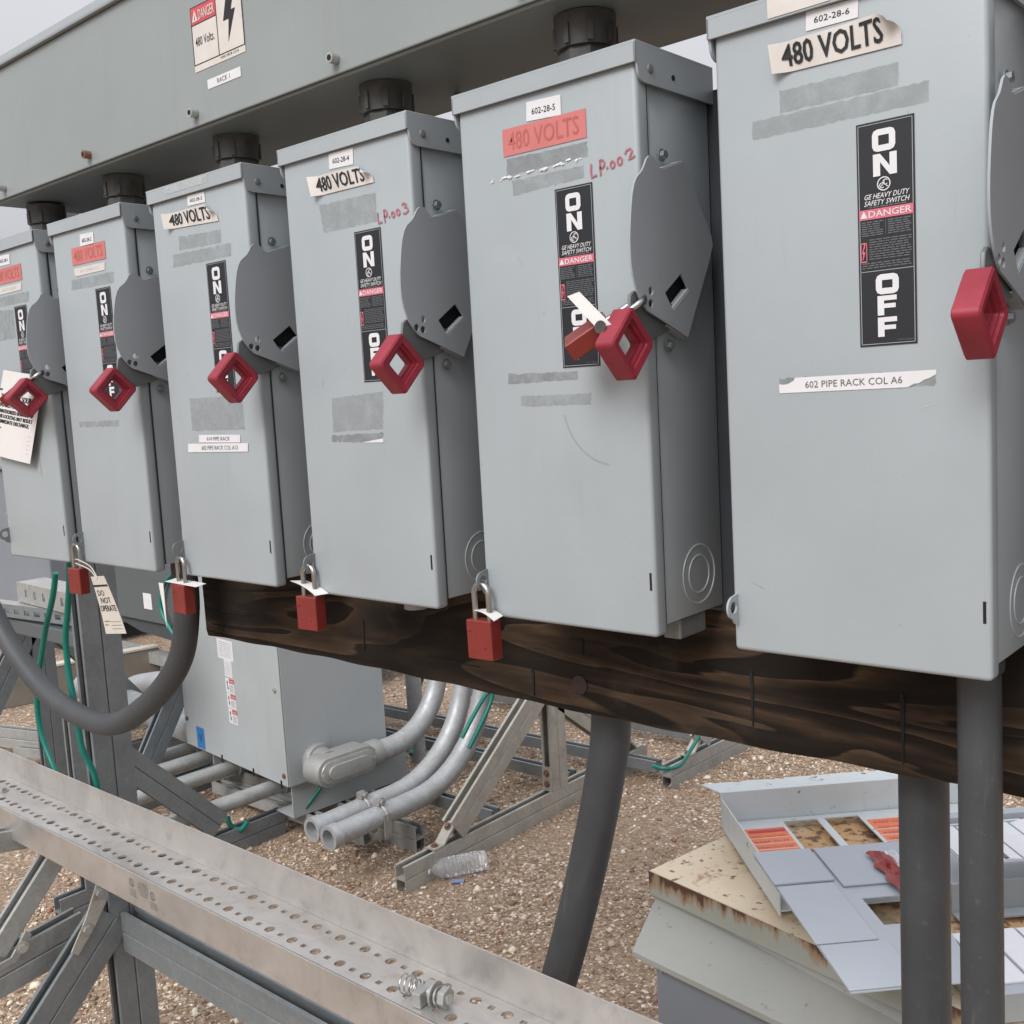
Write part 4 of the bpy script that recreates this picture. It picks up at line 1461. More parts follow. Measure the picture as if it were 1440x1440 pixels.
tg, fn = card('lockout_tag', ((-1.425, -0.018, 1.5255), (-1.275, -0.018, 1.507), (-1.356, -0.020, 1.3595), (-1.515, -0.020, 1.3785)), 'white printed lockout tag hanging over the left end box', 'tag', M['wtag'], bend=lambda u, v: 0.002 * math.sin(3 * u))
mb = MB()
for s, v0, v1, u0, u1 in (('THIS ENERGY SOURCE', 0.67, 0.735, 0.06, 0.93), ('HAS BEEN LOCKED OUT!', 0.585, 0.65, 0.04, 0.92), ('UNAUTHORIZED REMOVAL OF', 0.515, 0.56, 0.05, 0.92), ('THIS LOCK/TAG MAY RESULT', 0.455, 0.5, 0.05, 0.92), ('IN IMMEDIATE DISCHARGE.', 0.395, 0.44, 0.05, 0.86)):
    letters(mb, s, fn, u0, u1, v0, v1, 0.02, 0.0, 0.0004)
rect2(mb, 0.0, 0.96, 0.77, 0.79, fn, 0.0004)
letters(mb, 'Name', fn, 0.05, 0.2, 0.33, 0.36, 0.01, 0, 0.0004)
mb.build('lettering', M['ink'], tg)
mb = MB()
for v in (0.30, 0.25, 0.2, 0.15, 0.1):
    rect2(mb, 0.04, 0.93, v, v + 0.004, fn, 0.0004)
mb.build('ruled_lines', M['pink'], tg)
tg, fn = card('warning_tag', ((-1.176, -0.020, 1.174), (-1.136, -0.018, 1.178), (-1.066, -0.026, 1.092), (-1.124, -0.030, 1.086)), 'beige DO NOT OPERATE tag hanging from a padlock', 'tag', M['tag'], bend=lambda u, v: 0.006 * (v - 0.5) ** 2)
mb = MB()
letters(mb, 'DO', fn, 0.14, 0.55, 0.655, 0.755, 0.03, 0.0, 0.0004)
letters(mb, 'NOT', fn, 0.2, 0.8, 0.525, 0.625, 0.03, 0.0, 0.0004)
letters(mb, 'OPERATE', fn, 0.05, 0.95, 0.385, 0.49, 0.03, 0.0, 0.0004)
letters(mb, 'SIGNED BY', fn, 0.08, 0.38, 0.2, 0.225, 0.01, 0, 0.0004)
letters(mb, 'DATE', fn, 0.08, 0.24, 0.14, 0.165, 0.01, 0, 0.0004)
for v in (0.2, 0.14, 0.08):
    rect2(mb, 0.4, 0.93, v, v + 0.006, fn, 0.0004)
rect2(mb, 0.0, 0.98, 0.815, 0.85, fn, 0.0004)
mb.build('lettering', M['ink'], tg)
mb = MB()
mb.tube(smooth_path([(-1.243, -0.012, 1.197), (-1.22, -0.018, 1.199), (-1.175, -0.02, 1.190), (-1.155, -0.021, 1.172), (-1.185, -0.018, 1.185), (-1.235, -0.016, 1.192)], 6), 0.0011, 6)
o = mb.build('tag_tie', M['tag'], None, smooth=60)
tag(o, 'twisted beige tie holding the DO NOT OPERATE tag', 'tie')
# folded white cards resting on padlocks
mb = MB()
for i in range(9):
    pass
tg, fn = card('folded_card', ((-0.950, -0.019, 1.1835), (-0.868, -0.018, 1.1815), (-0.868, -0.001, 1.1835), (-0.950, 0.0, 1.1855)), 'white folded card lying across a padlock at the box with pipe rack strips', 'tag', M['wtag'])
mb = MB()
mb.prism([(-0.0285, -0.001), (-0.0155, -0.001), (-0.0165, -0.07)], lambda a, b, t: (a - 0.017, t, b), -0.018, -0.0174)
mb.build('hanging_flap', M['wtag'], tg)
card('folded_card', ((-0.644, -0.016, 1.2075), (-0.590, -0.019, 1.1925), (-0.583, -0.003, 1.1930), (-0.634, 0.0, 1.2060)), 'white card tilted across the padlock of the box marked LP-003', 'tag', M['wtag'], bend=lambda u, v: 0.003 * math.sin(3 * u))
card('folded_card', ((-0.3185, -0.013, 1.1985), (-0.2800, -0.021, 1.1910), (-0.2830, -0.003, 1.1930), (-0.3150, 0.0, 1.1975)), 'white card curled around the padlock below the box marked LP-002', 'tag', M['wtag'], bend=lambda u, v: -0.003 * math.sin(3 * u))
tg, fn = card('folded_card', ((-0.1245, -0.064, 1.5215), (-0.112, -0.062, 1.5245), (-0.070, -0.060, 1.4835), (-0.0835, -0.062, 1.4795)), 'white card on the padlock locked through the lever of the box marked LP-002', 'tag', M['wtag'])
mb = MB().disc(Vector((-0.087, -0.066, 1.4905)) - (Vector((-0.1245, -0.064, 1.5215)) + Vector((-0.112, -0.062, 1.5245)) + Vector((-0.070, -0.060, 1.4835)) + Vector((-0.0835, -0.062, 1.4795))) / 4, (0.1, -1, 0.1), 0.006, 0.0008, 14)
mb.build('grommet', M['hub'], tg)

# ------------------------------------------------------------------ conduits by the boxes
def conduit(path, r, mat, label, group=None, n=20, name='conduit', couplings=()):
    t = thing(name, label, 'conduit', path[0], group=group)
    mb = MB()
    p0 = Vector(path[0])
    mb.tube([Vector(p) - p0 for p in path], r, n)
    mb.build('pipe', mat, t, smooth=50)
    for a, b, rr in couplings:
        MB().tube([Vector(a) - p0, Vector(b) - p0], rr, n).build('coupling', mat, t, smooth=50, bevel=0.0015)
    return t


conduit([(0.196, 0.066, 1.1975), (0.197, 0.066, 1.0), (0.199, 0.066, 0.60), (0.199, 0.066, 0.0)], 0.0178, M['pvc'], 'straight dark grey conduit dropping from the nearest box', 'dark grey conduits', couplings=[((0.196, 0.066, 1.1905), (0.196, 0.066, 1.181), 0.0205)])
conduit([(0.098, 0.203, 1.25), (0.098, 0.203, 1.0), (0.0985, 0.203, 0.6), (0.0985, 0.203, 0.0)], 0.0247, M['pvc'], 'thick dark grey conduit passing behind the timber in front of rusty cabinet', 'dark grey conduits')
pth = smooth_path([(-0.298, 0.21, 1.21), (-0.299, 0.21, 1.03), (-0.316, 0.21, 0.93), (-0.355, 0.21, 0.79), (-0.405, 0.21, 0.64), (-0.475, 0.21, 0.46), (-0.56, 0.22, 0.22), (-0.62, 0.24, 0.0)], 8)
conduit(pth, 0.0258, M['pvc'], 'thick dark grey conduit curving down over the gravel behind the rail', 'dark grey conduits')
pth = smooth_path([(-1.036, 0.066, 1.20), (-1.040, 0.066, 1.11), (-1.081, 0.066, 1.018), (-1.20, 0.066, 0.928), (-1.348, 0.066, 0.870), (-1.542, 0.066, 0.884), (-1.684, 0.066, 0.946), (-1.768, 0.066, 1.011), (-1.84, 0.066, 1.10), (-1.87, 0.066, 1.2)], 8)
conduit(pth, 0.0205, M['pvcf'], 'flexible grey conduit looping down in front of the support post', 'dark grey conduits')


def wire(pts, r, label, mat=None, n=7):
    P = smooth_path(pts, 7)
    o = MB().tube([p - P[0] for p in P], r, n).build('ground_wire', mat or M['green'], None, smooth=60)
    o.location = P[0]
    tag(o, label, 'wire', 'green ground wires')
    return o


wire([(-1.50, 0.10, 1.19), (-1.509, 0.10, 1.123), (-1.53, 0.10, 1.058), (-1.551, 0.10, 0.998), (-1.552, 0.10, 0.926), (-1.538, 0.10, 0.855), (-1.53, 0.10, 0.783), (-1.527, 0.12, 0.71), (-1.53, 0.125, 0.60)], 0.0062, 'green ground wire running down the front of the support post')
wire([(-1.78, 0.2, 1.10), (-1.807, 0.2, 1.043), (-1.858, 0.2, 0.966), (-1.901, 0.2, 0.886), (-1.934, 0.2, 0.823), (-1.945, 0.2, 0.745), (-1.929, 0.2, 0.688), (-1.886, 0.2, 0.628), (-1.83, 0.2, 0.55)], 0.0068, 'slack green ground wire hanging left of the support post')

# ------------------------------------------------------------------ perforated aluminium rail in the foreground
rl = thing('perforated_rail', 'long dusty aluminium cable tray rail with two rows of holes across the foreground', 'cable tray rail', (-0.9, 0.06, 0.64))
RX0, RX1, RY0, RY1, RZ, RT = -2.3, -0.02, 0.018, 0.106, 0.64, 0.0034


def rlo(o):
    o.location = (0.9, -0.06, -0.64)
    return o


mb = MB()
rows = [(0.038, 0.0), (0.0855, 0.0)]
pit = 0.0278


def holed(mb, x0, x1, y0, y1, cx, cy, hole, z0, z1):
    n = len(hole)
    k = n // 4
    outer = []
    cor = [(x1, y1), (x0, y1), (x0, y0), (x1, y0)]
    for i in range(n):
        a = math.atan2(hole[i][1] - cy, hole[i][0] - cx)
        dx, dy = math.cos(a), math.sin(a)
        s = min(((x1 - cx) / dx if dx > 1e-9 else (x0 - cx) / dx if dx < -1e-9 else 9), ((y1 - cy) / dy if dy > 1e-9 else (y0 - cy) / dy if dy < -1e-9 else 9))
        outer.append((cx + dx * s, cy + dy * s))
    # snap to corners so that cells close up
    for c in cor:
        j = min(range(n), key=lambda q: (outer[q][0] - c[0]) ** 2 + (outer[q][1] - c[1]) ** 2)
        outer[j] = c
    for z, fl in ((z1, False), (z0, True)):
        vs = [(p[0], p[1], z) for p in outer] + [(p[0], p[1], z) for p in hole]
        mb.add(vs, [(i, (i + 1) % n, (i + 1) % n + n, i + n) for i in range(n)])
    mb.add([(p[0], p[1], z1) for p in hole] + [(p[0], p[1], z0) for p in hole], [(i, (i + 1) % n, (i + 1) % n + n, i + n) for i in range(n)])


ym = 0.0620
for yc, ya, yb in ((0.038, RY0, ym), (0.0855, ym, RY1)):
    i = 0
    x = RX0
    while x < RX1 - 0.001:
        xc = x + pit / 2
        if i % 2:
            r_ = 0.0048
            hole = [(xc + r_ * 1.05 * (1 if k in (0, 7, 6, 1) else -1) * (1 if k % 2 else 0.98), yc + r_ * 0.85 * (1 if k in (1, 2, 3, 0) else -1)) for k in range(8)]
            hole = [(xc + r_ * c_, yc + r_ * s_) for c_, s_ in ((1, 0), (0.95, 0.85), (0, 0.9), (-0.95, 0.85), (-1, 0), (-0.95, -0.85), (0, -0.9), (0.95, -0.85))]
        else:
            hole = circ(xc, yc, 0.0084, 16)
        holed(mb, x, x + pit, ya, yb, xc, yc, hole, RZ - RT, RZ)
        x += pit
        i += 1
RX1 = x
web = rlo(mb.build('web', M['tray'], rl))
mb = MB()
mb.box(RX0, RX1, RY1 + 0.0004, RY1 + 0.0026, RZ - RT, RZ + 0.061)
rlo(mb.build('back_flange', M['tray'], rl, bevel=0.0008))
mb = MB()
mb.box(RX0, RX1, RY0 - 0.0030, RY0 - 0.0004, RZ - 0.061, RZ + 0.0002)
fl_ = rlo(mb.build('front_flange', M['tray'], rl, bevel=0.001))
# certification print on the front flange


def ffn(u, v, l=0.0):
    return (-1.225 + 0.115 * u, RY0 - 0.0032 - l, 0.584 + 0.05 * v)


mb = MB()
for u0, u1, v0, v1, s in ((0.02, 0.16, 0.55, 0.92, 'R'), (0.62, 0.76, 0.42, 0.8, 'R')):
    poly2(mb, circ((u0 + u1) / 2, (v0 + v1) / 2, 0.07, 16), lambda a, b, l: ffn(a, (b - (v0 + v1) / 2) * 2.3 + (v0 + v1) / 2, l), 0.0, [circ((u0 + u1) / 2, (v0 + v1) / 2, 0.056, 16)])
    letters(mb, 'UL', ffn, u0 + 0.035, u1 - 0.035, v0 + 0.08, v1 - 0.08, 0.01, 0, 0.0)
for j, (s, u0, u1) in enumerate((('CLASSIFIED', 0.3, 0.56), ('UNDERWRITERS', 0.28, 0.58), ('LABORATORIES INC.', 0.28, 0.58), ('AS TO SUITABILITY', 0.28, 0.58), ('AS EQUIPMENT', 0.3, 0.56), ('GROUNDING', 0.32, 0.54))):
    letters(mb, s, ffn, u0, u1, 0.86 - j * 0.09, 0.92 - j * 0.09, 0.008, 0, 0.0)
for j, s in enumerate(('LISTED', 'CABLE TRAY', '556E', 'SECTION')):
    letters(mb, s, ffn, 0.02, 0.2, 0.46 - j * 0.075, 0.51 - j * 0.075, 0.008, 0, 0.0)
    letters(mb, s, ffn, 0.6, 0.8, 0.34 - j * 0.07, 0.39 - j * 0.07, 0.008, 0, 0.0)
o = mb.build('stamped_print', M['finetext'], fl_)
mb = hexbolt(MB(), (-1.83, 0.058, RZ + 0.0003), (0, 0, 1), 0.008, 0.006)
o = mb.build('rail_bolt', M['bolt'], rl)
rlo(o)

# spring nut lying on the rail
sp = thing('spring_nut', 'strut spring nut with a coil spring and hex bolt lying on the rail', 'spring nut', (-0.483, 0.047, RZ + 0.0005), (0, 0, math.radians(8)))
sp.scale = (1.22, 1.22, 1.22)
mb = MB()
hel = [(-0.048 + 0.026 * i / 90, 0.0105 * math.cos(2 * PI * 4.2 * i / 90) * (1.0 - 0.25 * i / 90), 0.0125 + 0.0105 * math.sin(2 * PI * 4.2 * i / 90) * (1.0 - 0.25 * i / 90)) for i in range(91)]
mb.tube(hel, 0.0009, 6)
mb.build('coil_spring', M['steel'], sp, smooth=60)
mb = MB()
mb.box(-0.024, -0.012, -0.016, 0.016, 0.0, 0.017)
mb.build('channel_nut', M['castal'], sp, bevel=0.0015)
mb = MB()
mb.tube([(-0.012, 0, 0.0115), (0.016, 0, 0.0115)], 0.0058, 16)
mb.build('bolt_shank', M['bolt'], sp, smooth=40)
mb = MB()
mb.tube([(-0.004, 0, 0.0128), (-0.0015, 0, 0.0128)], 0.0135, 20)
mb.build('flat_washer', M['castal'], sp, smooth=40)
mb = MB()
mb.tube([(0.001, 0, 0.0115), (0.0035, 0, 0.0118)], 0.0105, 20)
mb.build('lock_washer', M['bolt'], sp, smooth=40)
mb = MB()
mb.disc((0.006, 0, 0.0125), (1, 0, 0), 0.0115, 0.0085, 6, 0.2)
mb.build('bolt_head', M['castal'], sp, bevel=0.0008)

# ------------------------------------------------------------------ struts bracing the post
pf = thing('post_bracing', 'slotted channel braces bolted to the foot of the support post', 'strut bracing', (-1.585, 0.18, 0.3))


def pl(o):
    return at(o, (1.585, -0.18, -0.3))


pl(strut('brace_channel', (-1.562, 0.18, 0.358), (0.5, 0.18, 0.358), M['strutd'], pf, double=True))
pl(strut('brace_channel', (-1.5828, -0.245, 0.0), (-1.5828, 0.149, 0.394), M['strutd'], pf, up=(0, -0.707, 0.707), double=True))
pl(strut('cross_channel', (-1.66, -0.60, 0.268), (-1.66, 0.118, 0.356), M['strut'], pf, double=True))
pl(strut('knee_channel', (-1.65, -0.05, 0.372), (-1.65, 0.125, 0.560), M['strut'], pf, up=(0, -0.73, 0.68)))
pl(strut('knee_channel', (-1.72, -0.20, 0.60), (-1.72, 0.13, 0.53), M['strut'], pf))
mb = MB()
mb.prism([(0.048, 0.362), (0.062, 0.350), (0.10, 0.392), (0.134, 0.44), (0.134, 0.49), (0.118, 0.49), (0.085, 0.42)], lambda a, b, t: (-1.5625 + t, a, b), 0, 0.004)
br = pl(mb.build('corner_bracket', M['dusty'], pf, bevel=0.001))
for py, pz_ in ((0.083, 0.398), (0.117, 0.462)):
    hexbolt(MB(), (-1.558, py, pz_), (1, 0, 0), 0.0085, 0.008).build('bracket_bolt', M['bolt'], br)
mb = MB()
mb.prism([(-0.08, 0.357), (-0.035, 0.363), (0.0, 0.405), (-0.012, 0.418), (-0.045, 0.376), (-0.08, 0.372)], lambda a, b, t: (-1.622 + t, a, b), 0, 0.005)
br = pl(mb.build('corner_bracket', M['strut'], pf, bevel=0.001))
mb = MB()
hexbolt(mb, (-1.617, -0.022, 0.388), (1, -0.2, 0), 0.0085, 0.008)
mb.build('bracket_bolt', M['bolt'], br)

# ------------------------------------------------------------------ braced strut frames on the ground behind
def aframe(x, y0, y1, ya, za, zr, yb0, yb1, mat, label, skew=0.0, bolts=True, foot_double=True, upright=True, rear=True, front=True):
    t = thing('braced_strut_frame', label, 'strut frame', (x, (y0 + y1) / 2, 0), (0, 0, skew), 'braced strut frames on the gravel')
    ym = (y0 + y1) / 2
    z0 = 0.0415
    strut('foot_channel', (0, y0 - ym, z0), (0, y1 - ym, z0), mat, t, double=True)
    zt = 0.0835
    if upright:
        strut('upright_channel', (0, ya - ym + 0.0, zt), (0, ya - ym + 0.0, za), mat, t, up=(0, -1, 0), double=True)
    for on_, yb, s in ((front, yb0, -1), (rear, yb1, 1)):
        if not on_:
            continue
        za_ = za if s < 0 else zr
        d = Vector((0, ya + s * 0.03 - yb, za_ - 0.02 - zt)).normalized()
        n = Vector((0, s * abs(d.z), abs(d.y)))
        strut('brace_channel', (0, yb - ym, zt + 0.03), (0, ya - ym + s * 0.03, za_ + 0.01), mat, t, up=(0, n.y, n.z), double=True)
        if bolts:
            mb = MB()
            e = Vector((0, yb - ym + s * 0.055, zt + 0.002))
            mb.prism([(e.y + s * 0.045, zt + 0.001), (e.y + s * 0.045, zt + 0.006), (e.y + s * 0.006, zt + 0.006), (e.y - s * 0.05, zt + 0.058), (e.y - s * 0.055, zt + 0.052), (e.y + s * 0.002, zt + 0.001)], lambda a, b, q: (q, a, b), -0.019, 0.019)
            bk = mb.build('foot_bracket', M['dusty'], t)
            for c_, a_ in (((0, e.y - s * 0.035, zt + 0.046), (0, n.y, n.z)), ((0, e.y + s * 0.026, zt + 0.006), (0, 0, 1))):
                hexbolt(MB(), c_, a_, 0.008, 0.007).build('bracket_bolt', M['rbolt'] if s < 0 else M['bolt'], bk)
            mb = MB()
            dd = Vector((0, ya - ym + s * 0.03, za_ + 0.01)) + Vector(n) * 0.045 - d * 0.03
            mb.disc(dd, n, 0.02, 0.004, 4, PI / 4)
            hexbolt(mb, dd + Vector(n) * 0.004, n, 0.008, 0.008)
            mb.build('apex_clip', M['bolt'], t)
    if upright and bolts:
        mb = MB()
        mb.box(-0.02, 0.02, ya - ym - 0.0460, ya - ym - 0.0420, zt, zt + 0.085)
        bk = mb.build('upright_bracket', mat, t)
        for q in (0.025, 0.062):
            hexbolt(MB(), (0, ya - ym - 0.0465, zt + q), (0, -1, 0), 0.008, 0.006).build('bracket_bolt', M['rbolt'], bk)
    return t


aframe(-1.755, 1.105, 2.36, 1.835, 0.46, 0.385, 1.33, 2.24, M['dusty'], 'braced triangular strut frame standing behind the plastic bottle')
aframe(-2.42, 0.40, 1.175, 0.52, 0.62, 0.5, 0.3, 0.93, M['strutd'], 'strut frame whose brace slopes down behind the support post', bolts=False, foot_double=True, front=False)
aframe(-1.52, 2.21, 3.4, 2.75, 0.5, 0.5, 2.42, 3.3, M['strut'], 'strut frame on open gravel beyond the curving dark conduit', skew=math.radians(-3))
aframe(-3.55, 0.30, 1.6, 0.93, 0.66, 0.66, 0.55, 1.40, M['strutd'], 'strut frame in the background between loop conduit and left cabinet', bolts=False)
aframe(-3.02, 0.80, 2.1, 1.45, 0.78, 0.78, 1.0, 1.95, M['strutd'], 'dark strut frame behind the ground standing grey enclosure', bolts=False)


def floor_strut(p0, p1, mat, label, double=False, z=None):
    t = thing('floor_strut', label, 'strut', ((p0[0] + p1[0]) / 2, (p0[1] + p1[1]) / 2, 0), group='strut channels lying on the gravel')
    c = Vector(t.location)
    strut('channel', Vector(p0) - c, Vector(p1) - c, mat, t, double=double)
    return t


floor_strut((-2.95, 1.33, 0.0415), (-1.915, 1.34, 0.0415), M['strut'], 'double strut under the grey enclosure and the two open pipes', True)
floor_strut((-2.85, 1.205, 0.0415), (-2.02, 1.215, 0.0415), M['strut'], 'strut carrying the front foot of the grey enclosure', False)
floor_strut((-2.9, 1.56, 0.042), (-1.80, 1.575, 0.042), M['strutd'], 'strut passing behind the two open pipes into the triangular frame', False)
floor_strut((-2.95, 1.945, 0.042), (-1.80, 1.985, 0.042), M['strutd'], 'strut behind the bends of the galvanised pipes', False)
floor_strut((-3.1, 2.165, 0.042), (-1.60, 2.236, 0.042), M['strutd'], 'farthest strut crossing behind the galvanised pipe bends', False)
floor_strut((-2.9, 2.6, 0.042), (-1.55, 2.60, 0.042), M['strutd'], 'strut at the back near the far open frame', False)
floor_strut((-4.9, 0.72, 0.10), (-3.45, 1.16, 0.10), M['strut'], 'light grey strut low behind the loop conduit', True)
floor_strut((-3.9, 0.94, 0.055), (-3.42, 1.13, 0.055), M['strut'], 'short strut piece left of the support post', False)

# ------------------------------------------------------------------ ground standing enclosure
tf = thing('transformer_enclosure', 'pale grey square enclosure standing on struts, with warning stickers and blue label', 'enclosure', (-2.292, 1.122, 0.0), (0, 0, math.radians(-5.5)))
TWd, TDp, TZ0, TZ1 = 0.712, 0.402, 0.20, 0.93
mb = MB()
mb.box(-TWd + 0.001, -0.001, 0.006, TDp, TZ0 + 0.004, TZ1)
mb.build('cabinet', M['tfm'], tf, bevel=0.003)
mb = MB()
mb.box(-TWd, -0.0015, 0.0, 0.0045, TZ0, TZ1 - 0.002)
fp = mb.build('front_panel', M['tfm'], tf, bevel=0.0015)
mb = MB()
mb.box(0.0, 0.0022, 0.0035, TDp - 0.003, TZ0, TZ1 - 0.002)
mb.build('side_panel', M['tfm'], tf, bevel=0.001)
for px, pz in ((-0.02, 0.235), (-0.035, 0.52), (-TWd + 0.02, 0.30), (-TWd + 0.018, 0.60)):
    mb = hexbolt(MB(), (px, -0.0003, pz), (0, -1, 0), 0.006, 0.004)
    mb.build('panel_screw', M['rbolt'] if pz < 0.31 else M['bolt'], fp)


def tfn(x0, x1, z0, z1):
    return lambda u, v, l=0.0: (x0 + (x1 - x0) * u, -0.0006 - l, z0 + (z1 - z0) * v)


def wordlines(mb, fn, u0, u1, v0, v1, n, seed, h=0.45):
    r = random.Random(seed)
    for i in range(n):
        v = v1 - (v1 - v0) * (i + 0.7) / n
        u = u0
        while u < u1 - 0.04:
            w = min(r.uniform(0.06, 0.2), u1 - u)
            rect2(mb, u, u + w, v, v + (v1 - v0) / n * h, fn, 0.0003)
            u += w + 0.03


fn = tfn(-0.405, -0.295, 0.575, 0.645)
o = sheet(MB(), fn).build('nameplate_sheet', M['white'], tf)
mb = MB()
wordlines(mb, fn, 0.1, 0.9, 0.1, 0.9, 8, 1)
mb.build('fine_print', M['residue'], o)['kind'] = 'stuff'
fn = tfn(-0.365, -0.312, 0.515, 0.575)
o = sheet(MB(), fn).build('warning_strip', M['white'], tf)
mb = MB()
wordlines(mb, fn, 0.1, 0.9, 0.1, 0.9, 8, 4)
mb.build('fine_print', M['residue'], o)['kind'] = 'stuff'
for i in range(3):
    z1 = 0.510 - i * 0.0545
    fn = tfn(-0.366 + 0.002 * i, -0.306 + 0.002 * i, z1 - 0.052, z1)
    o = sheet(MB(), fn).build('danger_sticker', M['white'], tf)
    mb = MB()
    rect2(mb, 0.42, 1.0, 0.66, 0.98, fn, 0.0003)
    mb.build('red_header', M['hot'], o)
    mb = MB()
    letters(mb, 'WARNING', fn, 0.5, 0.94, 0.72, 0.88, 0.01, 0, 0.0006)
    mb.build('header_lettering', M['white'], o)
    mb = MB()
    poly2(mb, [(0.2, 0.85), (0.3, 0.7), (0.24, 0.55), (0.33, 0.3), (0.26, 0.15), (0.16, 0.3), (0.2, 0.5), (0.12, 0.68)], fn, 0.0003)
    wordlines(mb, fn, 0.45, 0.92, 0.08, 0.58, 5, 7 + i, 0.4)
    mb.build('pictogram', M['finetext'], o)
fn = tfn(-0.625, -0.565, 0.205, 0.285)
o = sheet(MB(), fn).build('blue_label', M['blue'], tf)
mb = MB()
ribbon(mb, [(0.3, 0.65), (0.5, 0.3), (0.45, 0.7), (0.62, 0.35), (0.65, 0.7)], 0.07, fn, 0.0003, 1.0)
mb.build('scribble', M['ink'], o)
mb = MB()
mb.bar((-0.065, 0.02, 0.0845), (-0.065, TDp + 0.09, 0.0845), [(-0.06, 0), (0.05, 0), (0.05, 0.112), (0.046, 0.112), (0.046, 0.003), (-0.06, 0.003)])
mb.build('mounting_foot', M['tfm'], tf)
mb = MB()
mb.bar((-0.60, 0.02, 0.0845), (-0.60, TDp + 0.05, 0.0845), [(-0.06, 0), (0.05, 0), (0.05, 0.112), (0.046, 0.112), (0.046, 0.003), (-0.06, 0.003)])
mb.build('mounting_foot', M['tfm'], tf)
mb = MB()
for px in (-0.44, -0.22, -0.04):
    mb.box(px - 0.003, px + 0.003, -0.003, 0.0, 0.188, 0.215)
mb.build('bottom_clip', M['slot'], tf)

# conduit body (LB fitting) with its bend
lb = thing('conduit_fitting', 'cast grey conduit fitting with oval cover on the enclosure side', 'conduit fitting', (-2.20, 1.25, 0.27))


def ll(o):
    o.location = (2.20, -1.25, -0.27)
    return o


mb = MB()
mb.tube([(-2.288, 1.235, 0.262), (-2.258, 1.235, 0.262)], 0.058, 28)
ll(mb.build('locknut', M['castal'], lb, smooth=40, bevel=0.003))
mb = MB()
mb.tube([(-2.258, 1.235, 0.262), (-2.20, 1.225, 0.262)], 0.047, 28)
ll(mb.build('neck', M['castal'], lb, smooth=40))
prof = [(-0.045, -0.052), (0.03, -0.052), (0.045, -0.04), (0.045, 0.04), (0.03, 0.052), (-0.045, 0.052)]
mb = MB()
ov = []
for cy_, s in ((1.185, -1), (1.345, 1)):
    ov += [(cy_ + 0.045 * math.cos(a) * 1.0, 0.255 + 0.048 * math.sin(a)) for a in ([PI / 2 + PI * i / 10 for i in range(11)] if s < 0 else [-PI / 2 + PI * i / 10 for i in range(11)])]
mb.prism(ov, lambda a, b, t: (t, a, b - (a - 1.25) * 0.03), -2.235, -2.155)
ll(mb.build('fitting_body', M['castal'], lb, smooth=40, bevel=0.006, seg=3))
mb = MB()
ov2 = [(1.265 + (a - 1.265) * 0.92, 0.255 + (b - 0.255) * 0.8) for a, b in ov]
mb.prism(ov2, lambda a, b, t: (t, a, b - (a - 1.25) * 0.03), -2.1545, -2.147)
cv = ll(mb.build('cover_plate', M['bolt'], lb, smooth=40, bevel=0.002))
mb = MB()
ov3 = [(1.265 + (a - 1.265) * 0.72, 0.255 + (b - 0.255) * 0.5) for a, b in ov]
mb.prism(ov3, lambda a, b, t: (t, a, b - (a - 1.25) * 0.03), -2.1465, -2.137)
mb.build('cover_ridge', M['castal'], cv, smooth=40, bevel=0.004, seg=3)
for yy in (1.158, 1.372):
    mb = MB().disc((-2.147, yy, 0.255), (1, 0, 0), 0.006, 0.004, 12)
    mb.build('cover_screw', M['bolt'], cv)
mb = MB()
mb.tube([(-2.195, 1.38, 0.250), (-2.195, 1.425, 0.250)], 0.045, 28)
ll(mb.build('hub_collar', M['castal'], lb, smooth=40, bevel=0.003))


def bend(p_end, y_b, x, z, r, zt, R, label, open_end=True):
    pts = [(x, p_end, z)]
    pts += [(x, y_b - R, z)]
    for i in range(1, 13):
        a = PI / 2 * i / 12
        pts.append((x, y_b - R + R * math.sin(a), z + R - R * math.cos(a)))
    pts.append((x, y_b, zt))
    t = thing('galvanised_pipe', label, 'pipe', (x, p_end, z), group='galvanised pipes bending up behind the enclosure')
    p0 = Vector(pts[0])
    mb = MB()
    if open_end:
        mb.pipe([Vector(p) - p0 for p in pts], r, r - 0.006, 24)
    else:
        mb.tube([Vector(p) - p0 for p in pts], r, 24)
    mb.build('pipe', M['rigid'], t, smooth=50)
    if open_end:
        mb = MB().pipe([(0, -0.004, 0), (0, 0.03, 0)], r + 0.004, r - 0.007, 24, 0.033)
        mb.build('end_bushing', M['rigid'], t, smooth=50)
        mb = MB()
        yc = 0.20
        mb.tube([(r * 1.08 * math.cos(a), yc, r * 1.08 * math.sin(a)) for a in [-0.4 + (PI + 0.8) * i / 16 for i in range(17)]], 0.004, 6)
        mb.box(-r - 0.004, -r + 0.002, yc - 0.014, yc + 0.014, -0.065, r * 0.4)
        mb.box(r - 0.002, r + 0.004, yc - 0.014, yc + 0.014, -0.065, r * 0.4)
        mb.box(-0.012, 0.012, yc - 0.012, yc + 0.012, r + 0.002, r + 0.02)
        hexbolt(mb, (0.012, yc, r + 0.013), (1, 0, 0), 0.009, 0.008)
        mb.build('strap_clamp', M['bolt'], t)
    return t


